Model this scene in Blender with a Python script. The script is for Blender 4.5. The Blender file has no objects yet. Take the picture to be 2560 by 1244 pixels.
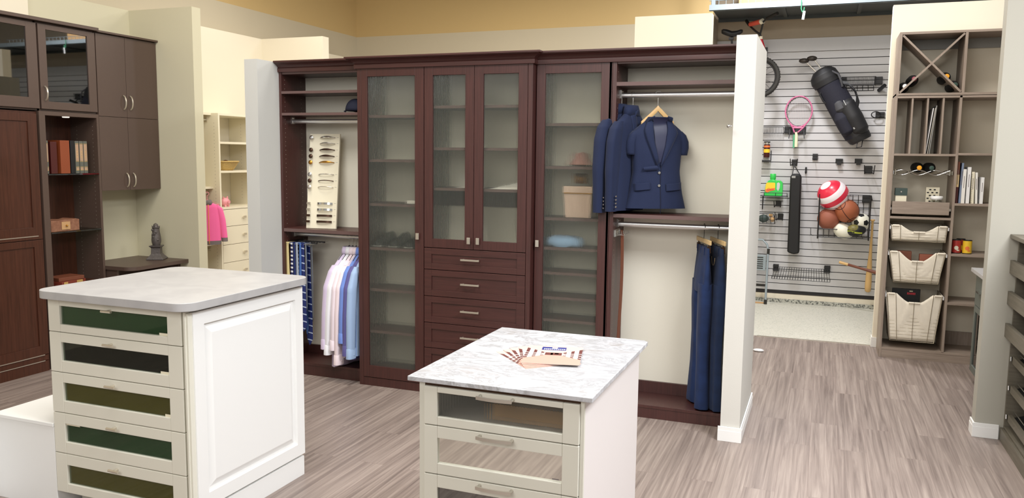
import bpy, math, random
from mathutils import Vector, Matrix
random.seed(7)
S = bpy.context.scene
COL = S.collection
PI = math.pi
# ---------------------------------------------------------------- camera
F, YAW, PITCH, ROLL, CH = 2022.4, .3666, .11362, .012368, 1.65
fw = Vector((-math.sin(YAW)*math.cos(PITCH), math.cos(YAW)*math.cos(PITCH), -math.sin(PITCH)))
r0 = fw.cross(Vector((0, 0, 1))).normalized(); u0 = r0.cross(fw)
RT = r0*math.cos(ROLL)+u0*math.sin(ROLL); UP = -r0*math.sin(ROLL)+u0*math.cos(ROLL)
CP = Vector((0, 0, CH))
cam = bpy.data.cameras.new('camera'); cam.sensor_width = 36; cam.lens = F/2560*36; cam.clip_start = .05
camo = bpy.data.objects.new('camera', cam); COL.objects.link(camo)
camo.matrix_world = Matrix((( RT.x, UP.x, -fw.x, 0), (RT.y, UP.y, -fw.y, 0), (RT.z, UP.z, -fw.z, CH), (0, 0, 0, 1)))
S.camera = camo
def ray(x, y): return fw+RT*((x-1280)/F)-UP*((y-622)/F)
def at(x, y, Y): d = ray(x, y); return CP+d*(Y/d.y)
def atx(x, y, X): d = ray(x, y); return CP+d*(X/d.x)
def atz(x, y, z): d = ray(x, y); return CP+d*((z-CH)/d.z)
# ---------------------------------------------------------------- materials
MATS = {}
def lin(c):
    return tuple((v/12.92 if v <= .04045 else ((v+.055)/1.055)**2.4) for v in c)
def rgb(r, g, b): return lin((r/255, g/255, b/255))+(1,)
def newmat(name):
    m = bpy.data.materials.new(name); m.use_nodes = True; nt = m.node_tree
    b = nt.nodes['Principled BSDF']; MATS[name] = m
    return m, nt, b
def N(nt, t, **k):
    n = nt.nodes.new(t)
    for a, v in k.items(): setattr(n, a, v)
    return n
def plain(name, c, rough=.5, metal=0, noise=0, nscale=20, bump=0, spec=.5, coat=0, sheen=0):
    m, nt, b = newmat(name)
    b.inputs['Base Color'].default_value = rgb(*c); b.inputs['Roughness'].default_value = rough
    b.inputs['Metallic'].default_value = metal; b.inputs['Specular IOR Level'].default_value = spec
    b.inputs['Coat Weight'].default_value = coat; b.inputs['Sheen Weight'].default_value = sheen
    if noise or bump:
        tc = N(nt, 'ShaderNodeTexCoord'); n = N(nt, 'ShaderNodeTexNoise'); n.inputs['Scale'].default_value = nscale
        n.inputs['Detail'].default_value = 4
        nt.links.new(tc.outputs['Object'], n.inputs['Vector'])
        if noise:
            mx = N(nt, 'ShaderNodeMix', data_type='RGBA')
            mx.inputs['A'].default_value = tuple(v*(1-noise) for v in rgb(*c)[:3])+(1,)
            mx.inputs['B'].default_value = tuple(min(1, v*(1+noise)) for v in rgb(*c)[:3])+(1,)
            nt.links.new(n.outputs['Fac'], mx.inputs['Factor']); nt.links.new(mx.outputs['Result'], b.inputs['Base Color'])
        if bump:
            bp = N(nt, 'ShaderNodeBump'); bp.inputs['Strength'].default_value = bump; bp.inputs['Distance'].default_value = .002
            nt.links.new(n.outputs['Fac'], bp.inputs['Height']); nt.links.new(bp.outputs['Normal'], b.inputs['Normal'])
    return m
def wood(name, c1, c2, scale=(30, 30, 1.5), rough=.4, spec=.5, coat=0):
    m, nt, b = newmat(name)
    tc = N(nt, 'ShaderNodeTexCoord'); mp = N(nt, 'ShaderNodeMapping'); mp.inputs['Scale'].default_value = scale
    n = N(nt, 'ShaderNodeTexNoise'); n.inputs['Scale'].default_value = 1.5; n.inputs['Detail'].default_value = 6; n.inputs['Roughness'].default_value = .6
    cr = N(nt, 'ShaderNodeValToRGB'); cr.color_ramp.elements[0].position = .3; cr.color_ramp.elements[1].position = .72
    cr.color_ramp.elements[0].color = rgb(*c1); cr.color_ramp.elements[1].color = rgb(*c2)
    L = nt.links
    L.new(tc.outputs['Object'], mp.inputs['Vector']); L.new(mp.outputs['Vector'], n.inputs['Vector'])
    L.new(n.outputs['Fac'], cr.inputs['Fac']); L.new(cr.outputs['Color'], b.inputs['Base Color'])
    b.inputs['Roughness'].default_value = rough; b.inputs['Specular IOR Level'].default_value = spec; b.inputs['Coat Weight'].default_value = coat
    return m
wood('mahogany', (58, 28, 25), (75, 39, 35), (60, 60, 3), .42, .7)
wood('mahogany_h', (58, 28, 25), (75, 39, 35), (3, 60, 60), .42, .7)
wood('walnut', (58, 30, 18), (80, 44, 30), (50, 50, 2.5), .38, .5)
plain('espresso', (84, 68, 60), .42, noise=.06, nscale=60)
wood('greywood', (138, 123, 111), (162, 147, 134), (40, 40, 3), .5)
wood('greywood_h', (138, 123, 111), (162, 147, 134), (3, 40, 40), .5)
wood('olivewood', (92, 86, 74), (112, 106, 93), (3, 3, 40), .5)
plain('greencab', (92, 98, 92), .5)
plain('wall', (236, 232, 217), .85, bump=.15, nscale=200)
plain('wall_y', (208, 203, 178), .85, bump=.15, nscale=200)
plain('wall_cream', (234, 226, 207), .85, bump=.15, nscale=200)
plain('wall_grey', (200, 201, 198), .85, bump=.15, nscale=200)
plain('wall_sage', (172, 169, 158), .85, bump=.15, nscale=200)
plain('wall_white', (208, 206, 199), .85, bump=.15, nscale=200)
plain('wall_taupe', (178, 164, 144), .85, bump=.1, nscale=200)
plain('trim_white', (238, 238, 236), .4)
plain('white_lam', (222, 220, 207), .35)
plain('lit_edge', (100, 78, 75), .45)  # same laminate lightened: front light on shelf edges put into the colour
plain('white_lam_b', (238, 239, 238), .42)
plain('cream_lam', (240, 232, 208), .4)
plain('inner_grey', (150, 150, 146), .6)
plain('nickel', (226, 219, 206), .34, .9)
plain('chrome', (225, 225, 222), .16, 1)
plain('satin', (205, 200, 190), .35, .9)
plain('gold', (190, 140, 60), .3, 1)
plain('bronze', (80, 60, 48), .35, .8)
plain('blackwire', (26, 25, 27), .5)
plain('blackplastic', (32, 32, 34), .45)
plain('rubber', (38, 36, 32), .8)
plain('steel_wire', (165, 155, 135), .4, .7)
plain('pinhole', (150, 140, 128), .5)
plain('darkgap', (18, 12, 11), .8)
plain('black', (12, 12, 14), .6)
plain('white', (238, 238, 238), .5)
plain('ivory', (235, 228, 205), .5)
plain('paper', (236, 234, 228), .7)
plain('fabric_navy', (13, 28, 62), .85, noise=.2, nscale=300, bump=.3, sheen=.06)
plain('fabric_navy_dark', (14, 20, 44), .85)
plain('fabric_lining', (26, 30, 62), .5)
plain('shirt_white', (236, 238, 244), .8, sheen=.2)
plain('shirt_lilac', (205, 192, 218), .8, sheen=.2)
plain('shirt_pink', (238, 222, 228), .8, sheen=.2)
plain('shirt_sky', (168, 190, 222), .8, sheen=.2)
plain('shirt_blue', (110, 140, 214), .8, sheen=.2)
plain('shirt_violet', (88, 84, 142), .8, sheen=.2)
plain('canvas', (236, 228, 212), .9, noise=.05, nscale=40, bump=.4)
plain('canvas_line', (176, 160, 145), .9)
plain('denim', (24, 46, 90), .9, noise=.5, nscale=14, bump=.5, sheen=.05)
plain('denim_dark', (18, 38, 72), .9, noise=.5, nscale=14, bump=.5, sheen=.05)
plain('stitch', (150, 130, 100), .8)
plain('pink_fleece', (246, 104, 166), .9, sheen=.4)
plain('grey_knit', (120, 112, 112), .9, bump=.4, nscale=150)
plain('orange_zip', (246, 160, 90), .6)
plain('pink_plastic', (238, 160, 170), .4)
plain('maple', (206, 168, 110), .4, noise=.08, nscale=15)
plain('pale_maple', (222, 192, 140), .45, noise=.08, nscale=15)
plain('leather_brown', (112, 62, 42), .5)
plain('pewter', (96, 90, 88), .5, .3, noise=.25, nscale=60, bump=1)
plain('book_maroon', (70, 14, 10), .5); plain('book_rust', (134, 64, 32), .5); plain('book_black', (14, 14, 18), .5)
plain('book_tan', (172, 142, 116), .55); plain('book_band', (92, 94, 86), .5); plain('book_red', (120, 50, 36), .5); plain('gilt', (214, 180, 110), .4, .5)
wood('inlaid', (118, 76, 58), (152, 108, 84), (20, 20, 20), .45)
plain('wicker', (206, 176, 112), .8, noise=.3, nscale=90, bump=1)
plain('ball_red', (216, 44, 70), .3, coat=.3); plain('ball_white', (238, 232, 236), .3, coat=.3)
plain('basket_brown', (158, 88, 56), .6, bump=.6, nscale=260); plain('basket_brown2', (148, 86, 66), .65, bump=.4, nscale=260)
plain('seam', (60, 26, 20), .7); plain('volley', (232, 230, 214), .5); plain('ball_black', (20, 22, 24), .4)
plain('lime', (176, 186, 60), .5); plain('camo', (120, 112, 60), .5, noise=.6, nscale=60)
plain('bottle_green', (54, 196, 84), .3, coat=.3); plain('label_yellow', (246, 200, 50), .5); plain('label_orange', (232, 120, 60), .5)
plain('bag_black', (26, 26, 29), .55, noise=.2, nscale=30); plain('bag_navy', (24, 24, 38), .8, bump=.8, nscale=60); plain('bag_grey', (66, 66, 70), .7)
plain('racquet_pink', (205, 110, 150), .3)
plain('club_dark', (60, 54, 50), .35, .2); plain('string', (205, 195, 195), .6); plain('grip', (238, 226, 192), .7); plain('grip_green', (90, 170, 130), .6)
plain('bike_red', (196, 34, 52), .35, coat=.4); plain('bike_orange', (232, 96, 74), .6); plain('tan_pad', (200, 160, 110), .6)
plain('galv', (150, 162, 168), .4, .2); plain('galv_dark', (70, 76, 78), .5)
plain('twine_green', (70, 150, 110), .6)
plain('can_red', (176, 54, 48), .35); plain('can_yellow', (236, 194, 50), .35); plain('can_top', (60, 60, 60), .4, .8)
plain('teal_dark', (58, 74, 70), .5); plain('blue_sweater', (150, 184, 220), .9, sheen=.3)
plain('card_pink', (226, 184, 174), .4); plain('card_floor', (206, 158, 144), .4); plain('card_dark', (104, 60, 56), .4); plain('card_blue', (50, 60, 130), .4); plain('card_cream', (248, 232, 222), .4)
plain('tie_yellow', (232, 216, 158), .6); plain('tie_navy', (30, 46, 104), .6); plain('tie_blue', (70, 110, 180), .6); plain('tie_silver', (170, 180, 196), .6); plain('tie_grey', (120, 124, 132), .6)
plain('stone_taupe', (222, 196, 178), .6)
plain('felt_green', (46, 92, 54), .9, noise=.3, nscale=6); plain('felt_olive', (122, 108, 36), .9, noise=.1, nscale=6)
plain('tan_wood_in', (190, 150, 105), .6)
plain('lamp_glow', (255, 250, 240), .5)
b = MATS['lamp_glow'].node_tree.nodes['Principled BSDF']; b.inputs['Emission Color'].default_value = (1, .96, .88, 1); b.inputs['Emission Strength'].default_value = .8

def glassmat(name, tint=(235, 240, 235), mirror=.0, rough=.02):
    m, nt, b = newmat(name); nt.nodes.remove(b); out = nt.nodes['Material Output']
    t = N(nt, 'ShaderNodeBsdfTransparent'); t.inputs['Color'].default_value = rgb(*tint)
    g = N(nt, 'ShaderNodeBsdfGlossy'); g.inputs['Roughness'].default_value = rough
    lw = N(nt, 'ShaderNodeLayerWeight'); lw.inputs['Blend'].default_value = .5
    fr = N(nt, 'ShaderNodeMath', operation='POWER'); fr.inputs[1].default_value = 4; nt.links.new(lw.outputs['Facing'], fr.inputs[0])
    fs = fr; fr = N(nt, 'ShaderNodeMath', operation='MULTIPLY_ADD'); fr.inputs[1].default_value = .6; fr.inputs[2].default_value = .035; nt.links.new(fs.outputs[0], fr.inputs[0])
    a = N(nt, 'ShaderNodeMath', operation='ADD', use_clamp=True); a.inputs[1].default_value = mirror
    mx = N(nt, 'ShaderNodeMixShader')
    nt.links.new(fr.outputs[0], a.inputs[0]); nt.links.new(a.outputs[0], mx.inputs[0])
    nt.links.new(t.outputs[0], mx.inputs[1]); nt.links.new(g.outputs[0], mx.inputs[2]); nt.links.new(mx.outputs[0], out.inputs['Surface'])
glassmat('glass', (232, 238, 230), .03)
glassmat('glass_refl', (130, 140, 128), .22)
glassmat('glass_smoke', (225, 230, 225), .0)
glassmat('glass_shelf', (205, 225, 215), .12)
glassmat('acrylic', (225, 228, 228), .06)
m, nt, b = newmat('ribbed'); nt.nodes.remove(b); out = nt.nodes['Material Output']
t = N(nt, 'ShaderNodeBsdfTransparent'); t.inputs['Color'].default_value = rgb(240, 240, 234)
rf = N(nt, 'ShaderNodeBsdfRefraction'); rf.inputs['IOR'].default_value = 1.3; rf.inputs['Roughness'].default_value = .02; rf.inputs['Color'].default_value = rgb(244, 243, 236)
gl = N(nt, 'ShaderNodeBsdfGlossy'); gl.inputs['Roughness'].default_value = .12
df = N(nt, 'ShaderNodeBsdfDiffuse'); df.inputs['Color'].default_value = rgb(170, 178, 168)
m1 = N(nt, 'ShaderNodeMixShader'); m1.inputs[0].default_value = .72
m2 = N(nt, 'ShaderNodeMixShader'); m2.inputs[0].default_value = .05
m3 = N(nt, 'ShaderNodeMixShader'); m3.inputs[0].default_value = .09
L = nt.links; L.new(t.outputs[0], m1.inputs[1]); L.new(rf.outputs[0], m1.inputs[2]); L.new(m1.outputs[0], m2.inputs[1]); L.new(gl.outputs[0], m2.inputs[2])
L.new(m2.outputs[0], m3.inputs[1]); L.new(df.outputs[0], m3.inputs[2]); L.new(m3.outputs[0], out.inputs['Surface'])
m, nt, b = newmat('mirror'); b.inputs['Metallic'].default_value = 1; b.inputs['Roughness'].default_value = .03; b.inputs['Base Color'].default_value = rgb(232, 232, 225)

# floor planks
m, nt, b = newmat('lvp'); L = nt.links
tc = N(nt, 'ShaderNodeTexCoord'); mp = N(nt, 'ShaderNodeMapping'); mp.inputs['Rotation'].default_value = (0, 0, PI/2)
br = N(nt, 'ShaderNodeTexBrick'); br.inputs['Scale'].default_value = 1; br.inputs['Brick Width'].default_value = 1.22; br.inputs['Row Height'].default_value = .152
br.inputs['Mortar Size'].default_value = .0012; br.inputs['Color1'].default_value = (.0, .0, .0, 1); br.inputs['Color2'].default_value = (1, 1, 1, 1); br.inputs['Mortar'].default_value = (.35, .35, .35, 1)
br.offset = .37
L.new(tc.outputs['Object'], mp.inputs['Vector']); L.new(mp.outputs['Vector'], br.inputs['Vector'])
mp2 = N(nt, 'ShaderNodeMapping'); mp2.inputs['Scale'].default_value = (42, 1.1, 1)
vadd = N(nt, 'ShaderNodeVectorMath', operation='ADD'); L.new(tc.outputs['Object'], vadd.inputs[0])
vs = N(nt, 'ShaderNodeVectorMath', operation='SCALE'); vs.inputs['Scale'].default_value = 3.7; L.new(br.outputs['Color'], vs.inputs[0]); L.new(vs.outputs[0], vadd.inputs[1])
L.new(vadd.outputs[0], mp2.inputs['Vector'])
n1 = N(nt, 'ShaderNodeTexNoise'); n1.inputs['Scale'].default_value = 1; n1.inputs['Detail'].default_value = 5; n1.inputs['Roughness'].default_value = .62; n1.inputs['Distortion'].default_value = .6
L.new(mp2.outputs['Vector'], n1.inputs['Vector'])
ad = N(nt, 'ShaderNodeMath', operation='MULTIPLY_ADD'); L.new(br.outputs['Color'], ad.inputs[0]); ad.inputs[1].default_value = .07; L.new(n1.outputs['Fac'], ad.inputs[2])
cr = N(nt, 'ShaderNodeValToRGB'); e = cr.color_ramp.elements; e[0].position = .30; e[0].color = rgb(104, 92, 87); e[1].position = .85; e[1].color = rgb(172, 159, 150)
x = e.new(.55); x.color = rgb(140, 127, 120)
L.new(ad.outputs[0], cr.inputs['Fac'])
mx = N(nt, 'ShaderNodeMix', data_type='RGBA'); L.new(br.outputs['Fac'], mx.inputs['Factor']); L.new(cr.outputs['Color'], mx.inputs['A']); mx.inputs['B'].default_value = rgb(128, 113, 107)
L.new(mx.outputs['Result'], b.inputs['Base Color']); b.inputs['Roughness'].default_value = .42; b.inputs['Specular IOR Level'].default_value = .4
# epoxy floor
m, nt, b = newmat('epoxy'); L = nt.links
tc = N(nt, 'ShaderNodeTexCoord'); v = N(nt, 'ShaderNodeTexVoronoi'); v.inputs['Scale'].default_value = 90; L.new(tc.outputs['Object'], v.inputs['Vector'])
cr = N(nt, 'ShaderNodeValToRGB'); e = cr.color_ramp.elements; e[0].position = 0; e[0].color = rgb(130, 132, 124); e[1].position = .6; e[1].color = rgb(214, 212, 200)
x = e.new(.16); x.color = rgb(196, 196, 184)
L.new(v.outputs['Color'], cr.inputs['Fac']); L.new(cr.outputs['Color'], b.inputs['Base Color']); b.inputs['Roughness'].default_value = .4
m, nt, b = newmat('epoxy_cove'); L = nt.links
tc = N(nt, 'ShaderNodeTexCoord'); v = N(nt, 'ShaderNodeTexVoronoi'); v.inputs['Scale'].default_value = 70; L.new(tc.outputs['Object'], v.inputs['Vector'])
cr = N(nt, 'ShaderNodeValToRGB'); e = cr.color_ramp.elements; e[0].position = .2; e[0].color = rgb(90, 92, 88); e[1].position = .7; e[1].color = rgb(190, 190, 180)
L.new(v.outputs['Color'], cr.inputs['Fac']); L.new(cr.outputs['Color'], b.inputs['Base Color'])
# marble
m, nt, b = newmat('marble'); L = nt.links
tc = N(nt, 'ShaderNodeTexCoord'); mp = N(nt, 'ShaderNodeMapping'); mp.inputs['Rotation'].default_value = (0, 0, .6); mp.inputs['Scale'].default_value = (2.4, 5.5, 3)
n1 = N(nt, 'ShaderNodeTexNoise'); n1.inputs['Scale'].default_value = 1.6; n1.inputs['Detail'].default_value = 9; n1.inputs['Roughness'].default_value = .68; n1.inputs['Distortion'].default_value = 1.6
L.new(tc.outputs['Object'], mp.inputs['Vector']); L.new(mp.outputs['Vector'], n1.inputs['Vector'])
cr = N(nt, 'ShaderNodeValToRGB'); e = cr.color_ramp.elements; e[0].position = .33; e[0].color = rgb(156, 153, 152); e[1].position = .66; e[1].color = rgb(206, 208, 213)
x = e.new(.44); x.color = rgb(186, 187, 191); x = e.new(.5); x.color = rgb(158, 158, 160); x = e.new(.55); x.color = rgb(194, 196, 201)
L.new(n1.outputs['Fac'], cr.inputs['Fac']); L.new(cr.outputs['Color'], b.inputs['Base Color']); b.inputs['Roughness'].default_value = .3
# grey laminate
m, nt, b = newmat('grey_slab'); L = nt.links
tc = N(nt, 'ShaderNodeTexCoord'); n1 = N(nt, 'ShaderNodeTexNoise'); n1.inputs['Scale'].default_value = 7; n1.inputs['Detail'].default_value = 7; n1.inputs['Distortion'].default_value = .8
L.new(tc.outputs['Object'], n1.inputs['Vector'])
cr = N(nt, 'ShaderNodeValToRGB'); e = cr.color_ramp.elements; e[0].position = .35; e[0].color = rgb(168, 167, 168); e[1].position = .65; e[1].color = rgb(179, 178, 178)
L.new(n1.outputs['Fac'], cr.inputs['Fac']); L.new(cr.outputs['Color'], b.inputs['Base Color']); b.inputs['Roughness'].default_value = .38
# showroom wall: taupe below, warm tan above, colour changing at a fixed height
def twotone(name, z0, lo, hi):
    m, nt, b = newmat(name); L = nt.links
    g = N(nt, 'ShaderNodeNewGeometry'); sp = N(nt, 'ShaderNodeSeparateXYZ'); L.new(g.outputs['Position'], sp.inputs[0])
    c = N(nt, 'ShaderNodeMath', operation='GREATER_THAN'); c.inputs[1].default_value = z0; L.new(sp.outputs['Z'], c.inputs[0])
    mx = N(nt, 'ShaderNodeMix', data_type='RGBA'); mx.inputs['A'].default_value = rgb(*lo); mx.inputs['B'].default_value = rgb(*hi)
    L.new(c.outputs[0], mx.inputs['Factor']); L.new(mx.outputs['Result'], b.inputs['Base Color']); b.inputs['Roughness'].default_value = .85
twotone('showroom_wall', 3.18, (196, 186, 164), (200, 173, 122))
def striped(name, c1, c2, period, axis=2, duty=.5, shear=0., shear_axis=0, rough=.7):
    m, nt, b = newmat(name); L = nt.links
    tc = N(nt, 'ShaderNodeTexCoord'); sp = N(nt, 'ShaderNodeSeparateXYZ'); L.new(tc.outputs['Object'], sp.inputs[0])
    sc = N(nt, 'ShaderNodeMath', operation='MULTIPLY_ADD'); sc.inputs[1].default_value = shear; L.new(sp.outputs[shear_axis], sc.inputs[0]); L.new(sp.outputs[axis], sc.inputs[2])
    mo = N(nt, 'ShaderNodeMath', operation='PINGPONG'); mo.inputs[1].default_value = period/2; L.new(sc.outputs[0], mo.inputs[0])
    lt = N(nt, 'ShaderNodeMath', operation='LESS_THAN'); lt.inputs[1].default_value = period/2*duty; L.new(mo.outputs[0], lt.inputs[0])
    mx = N(nt, 'ShaderNodeMix', data_type='RGBA'); mx.inputs['A'].default_value = rgb(*c1); mx.inputs['B'].default_value = rgb(*c2)
    L.new(lt.outputs[0], mx.inputs['Factor']); L.new(mx.outputs['Result'], b.inputs['Base Color']); b.inputs['Roughness'].default_value = rough
striped('tie_hstripe', (30, 36, 90), (230, 232, 236), .03, 2, .45)
striped('tie_dstripe', (28, 44, 110), (190, 205, 232), .055, 2, .16, .7, 1)
plain('shirt_stripe', (238, 226, 236), .8, sheen=.1)
plain('shirt_blue_stripe', (158, 184, 220), .8, sheen=.1)
plain('rod_chrome', (235, 236, 236), .32, .85)
striped('beach', (240, 232, 236), (216, 44, 70), .125, 2, .5, rough=.3)
# ---------------------------------------------------------------- mesh helper
class M:
    def __init__(s): s.v = []; s.f = []; s.mi = []; s.mats = []; s.cur = 0
    def mat(s, name):
        if name not in s.mats: s.mats.append(name)
        s.cur = s.mats.index(name); return s
    def add(s, vs, fs):
        o = len(s.v); s.v += [tuple(p) for p in vs]
        for f in fs: s.f.append(tuple(i+o for i in f)); s.mi.append(s.cur)
        return s
    def box(s, x0, x1, y0, y1, z0, z1):
        x0, x1 = sorted((x0, x1)); y0, y1 = sorted((y0, y1)); z0, z1 = sorted((z0, z1))
        return s.add([(x0,y0,z0),(x1,y0,z0),(x1,y1,z0),(x0,y1,z0),(x0,y0,z1),(x1,y0,z1),(x1,y1,z1),(x0,y1,z1)],
                     [(0,3,2,1),(4,5,6,7),(0,1,5,4),(1,2,6,5),(2,3,7,6),(3,0,4,7)])
    def obox(s, c, dims, mtx):   # oriented box
        a, b_, d = (q/2 for q in dims); vs = []
        for z in (-d, d):
            for x, y in ((-a,-b_),(a,-b_),(a,b_),(-a,b_)): vs.append(Vector(c)+mtx@Vector((x, y, z)))
        return s.add(vs, [(0,3,2,1),(4,5,6,7),(0,1,5,4),(1,2,6,5),(2,3,7,6),(3,0,4,7)])
    def rings(s, rs, close=True, caps=True):
        n = len(rs[0]); vs = [p for r in rs for p in r]; fs = []
        for i in range(len(rs)-1):
            for j in range(n if close else n-1):
                k = (j+1) % n; fs.append((i*n+j, i*n+k, (i+1)*n+k, (i+1)*n+j))
        if caps and close:
            fs.append(tuple(range(n-1, -1, -1))); fs.append(tuple((len(rs)-1)*n+j for j in range(n)))
        return s.add(vs, fs)
    def tube(s, path, r, n=8, closed=False):
        P = [Vector(p) for p in path]; rs = []; m = len(P); up = None
        for i, p in enumerate(P):
            if closed: t = (P[(i+1) % m]-P[i-1]).normalized()
            else: t = ((P[min(i+1, m-1)]-P[max(i-1, 0)])).normalized()
            if up is None:
                a = Vector((0, 0, 1)) if abs(t.z) < .9 else Vector((1, 0, 0)); up = t.cross(a).normalized()
            else: up = (up-t*up.dot(t)).normalized()
            bi = t.cross(up); rr = r[i] if isinstance(r, (list, tuple)) else r
            rs.append([p+(up*math.cos(2*PI*k/n)+bi*math.sin(2*PI*k/n))*rr for k in range(n)])
        if closed: rs.append(rs[0]); return s.rings(rs, True, False)
        return s.rings(rs)
    def rod(s, a, b_, r, n=8): return s.tube([a, b_], r, n)
    def flat(s, path, w, t, up):  # flat strap following path; up = direction of width (vector)
        P = [Vector(p) for p in path]; W = Vector(up).normalized(); rs = []
        for i, p in enumerate(P):
            tg = (P[min(i+1, len(P)-1)]-P[max(i-1, 0)]).normalized(); nn = tg.cross(W).normalized()
            ww = w[i] if isinstance(w, (list, tuple)) else w
            rs.append([p+W*ww/2+nn*t/2, p-W*ww/2+nn*t/2, p-W*ww/2-nn*t/2, p+W*ww/2-nn*t/2])
        return s.rings(rs)
    def lathe(s, c, prof, n=24, axis='z', sq=0):
        c = Vector(c); rs = []
        for r, h in prof:
            ring = []
            for k in range(n):
                a = 2*PI*k/n; x, y = math.cos(a), math.sin(a)
                if axis == 'z': p = Vector((x*r, y*r, h))
                elif axis == 'y': p = Vector((x*r, h, -y*r))
                else: p = Vector((h, x*r, y*r))
                ring.append(c+p)
            rs.append(ring)
        return s.rings(rs)
    def prism(s, poly, d0, d1, plane='xz'):
        def P(a, b_, d): return {'xz': (a, d, b_), 'yz': (d, a, b_), 'xy': (a, b_, d)}[plane]
        n = len(poly); vs = [P(a, b_, d0) for a, b_ in poly]+[P(a, b_, d1) for a, b_ in poly]
        return s.add(vs, [tuple(range(n-1, -1, -1)), tuple(range(n, 2*n))]+[(i, (i+1) % n, n+(i+1) % n, n+i) for i in range(n)])
    def sphere(s, c, r, n=24, m=14, sc=(1, 1, 1)):
        c = Vector(c); rs = []
        for i in range(m+1):
            a = PI*i/m; z = -math.cos(a); q = max(math.sin(a), .002)
            rs.append([c+Vector((math.cos(2*PI*k/n)*q*r*sc[0], math.sin(2*PI*k/n)*q*r*sc[1], z*r*sc[2])) for k in range(n)])
        return s.rings(rs)
    def xf(s, mtx, start=0):
        for i in range(start, len(s.v)): s.v[i] = tuple(mtx@Vector(s.v[i]))
        return s
    def build(s, name, mat=None, parent=None, smooth=None, bevel=0, kind=None, label=None):
        me = bpy.data.meshes.new(name)
        off = Vector((0, 0, 0))
        if parent is not None and not parent.get('_loc'):
            q = parent
            while q is not None: off += q.location; q = q.parent
        me.from_pydata([Vector(p)-off for p in s.v], [], s.f)
        names = s.mats if s.mats else [mat]
        for n_ in names: me.materials.append(MATS[n_])
        if s.mats: me.polygons.foreach_set('material_index', s.mi)
        if smooth:
            me.polygons.foreach_set('use_smooth', [True]*len(me.polygons))
            if smooth is not True: me.set_sharp_from_angle(angle=math.radians(smooth))
        me.update()
        import bmesh
        bm = bmesh.new(); bm.from_mesh(me); bmesh.ops.recalc_face_normals(bm, faces=bm.faces); bm.to_mesh(me); bm.free()
        o = bpy.data.objects.new(name, me); COL.objects.link(o)
        if parent is not None: o.parent = parent
        if bevel:
            md = o.modifiers.new('bevel', 'BEVEL'); md.width = bevel; md.segments = 2; md.limit_method = 'ANGLE'
        if kind: o['kind'] = kind
        if label: o['label'] = label
        LOC.add(o.name) if (parent is not None and parent.get('_loc')) else None
        if parent is not None and parent.get('_loc'): o['_loc'] = 1
        return o
LOC = set()
def thing(name, label, cat, loc=(0, 0, 0), rotz=0, group=None, local=False):
    o = bpy.data.objects.new(name, None); COL.objects.link(o); o.location = loc; o.rotation_euler = (0, 0, rotz)
    o['label'] = label; o['category'] = cat
    if group: o['group'] = group
    if local: o['_loc'] = 1
    o.empty_display_size = .05
    return o
def tag(o, label, cat, group=None):
    o['label'] = label; o['category'] = cat
    if group: o['group'] = group
    return o
def struct(name, mb, mat=None, **k):
    o = mb.build(name, mat, **k); o['kind'] = 'structure'; return o
def kids(o): return [c for c in bpy.data.objects if c.parent == o]
def dup(root, loc, rotz=None, label=None, group=None):
    r = root.copy(); COL.objects.link(r); r.location = loc
    if rotz is not None: r.rotation_euler = (0, 0, rotz)
    if label: r['label'] = label
    if group: r['group'] = group
    for ch in kids(root):
        c = ch.copy(); COL.objects.link(c); c.parent = r
        for g in kids(ch):
            d = g.copy(); COL.objects.link(d); d.parent = c
    return r
# ================================================================ setting
fl = M(); fl.box(-8, 4, -3, 7.84, -.05, 0); struct('floor', fl, 'lvp')
fl = M(); fl.box(-8, 4, 7.84, 10.2, -.05, -.001); struct('floor_garage', fl, 'epoxy')
fl = M(); fl.box(-.52, .50, 7.815, 7.845, -.002, .004); struct('trim_1', fl, 'nickel')
def wallbox(name, x0, x1, y0, y1, z1, mat='wall', z0=0): w = M(); w.box(x0, x1, y0, y1, z0, z1); return struct(name, w, mat)
# closet alcove
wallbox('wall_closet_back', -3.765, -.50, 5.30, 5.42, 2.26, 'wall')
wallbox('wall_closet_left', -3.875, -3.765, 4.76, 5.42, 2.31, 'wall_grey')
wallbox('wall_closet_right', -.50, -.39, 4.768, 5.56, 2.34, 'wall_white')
def baseb(name, segs, h=.088, t=.013, mat='trim_white'):
    m = M()
    for x0, x1, y0, y1 in segs:
        m.box(x0, x1, y0, y1, 0, h-.022)
        cx, cy = (x0+x1)/2, (y0+y1)/2
        if x1-x0 > y1-y0: m.box(x0, x1, y0+.002, y1-.002, h-.022, h)
        else: m.box(x0+.002, x1-.002, y0, y1, h-.022, h)
    return struct(name, m, mat, bevel=.0015)
baseb('baseboard_closet_right', [(-.513, -.377, 4.755, 4.768), (-.39, -.377, 4.768, 5.56)])
# left area
wallbox('wall_left', -5.82, -5.70, 2.0, 5.55, 2.865, 'wall_y')
wallbox('wall_left_rear', -5.82, -5.70, 5.55, 8.9, 2.865, 'wall_cream')
wallbox('wall_left_pier', -5.70, -5.66, 4.18, 4.52, 2.95, 'wall_cream', 2.62)
wallbox('wall_left_partition', -5.70, -5.01, 5.51, 5.61, 2.863, 'wall_y')
wallbox('wall_far_partition', -5.70, -4.93, 7.29, 7.40, 2.865, 'wall_cream')
wallbox('wall_far_left', -6.0, -5.83, -2, 9.52, 5.0, 'showroom_wall')
wallbox('wall_far_back', -5.83, -1.25, 9.40, 9.52, 5.0, 'showroom_wall')
wallbox('wall_far_stub', -1.585, -.94, 7.0, 7.11, 2.85, 'wall_cream')
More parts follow.
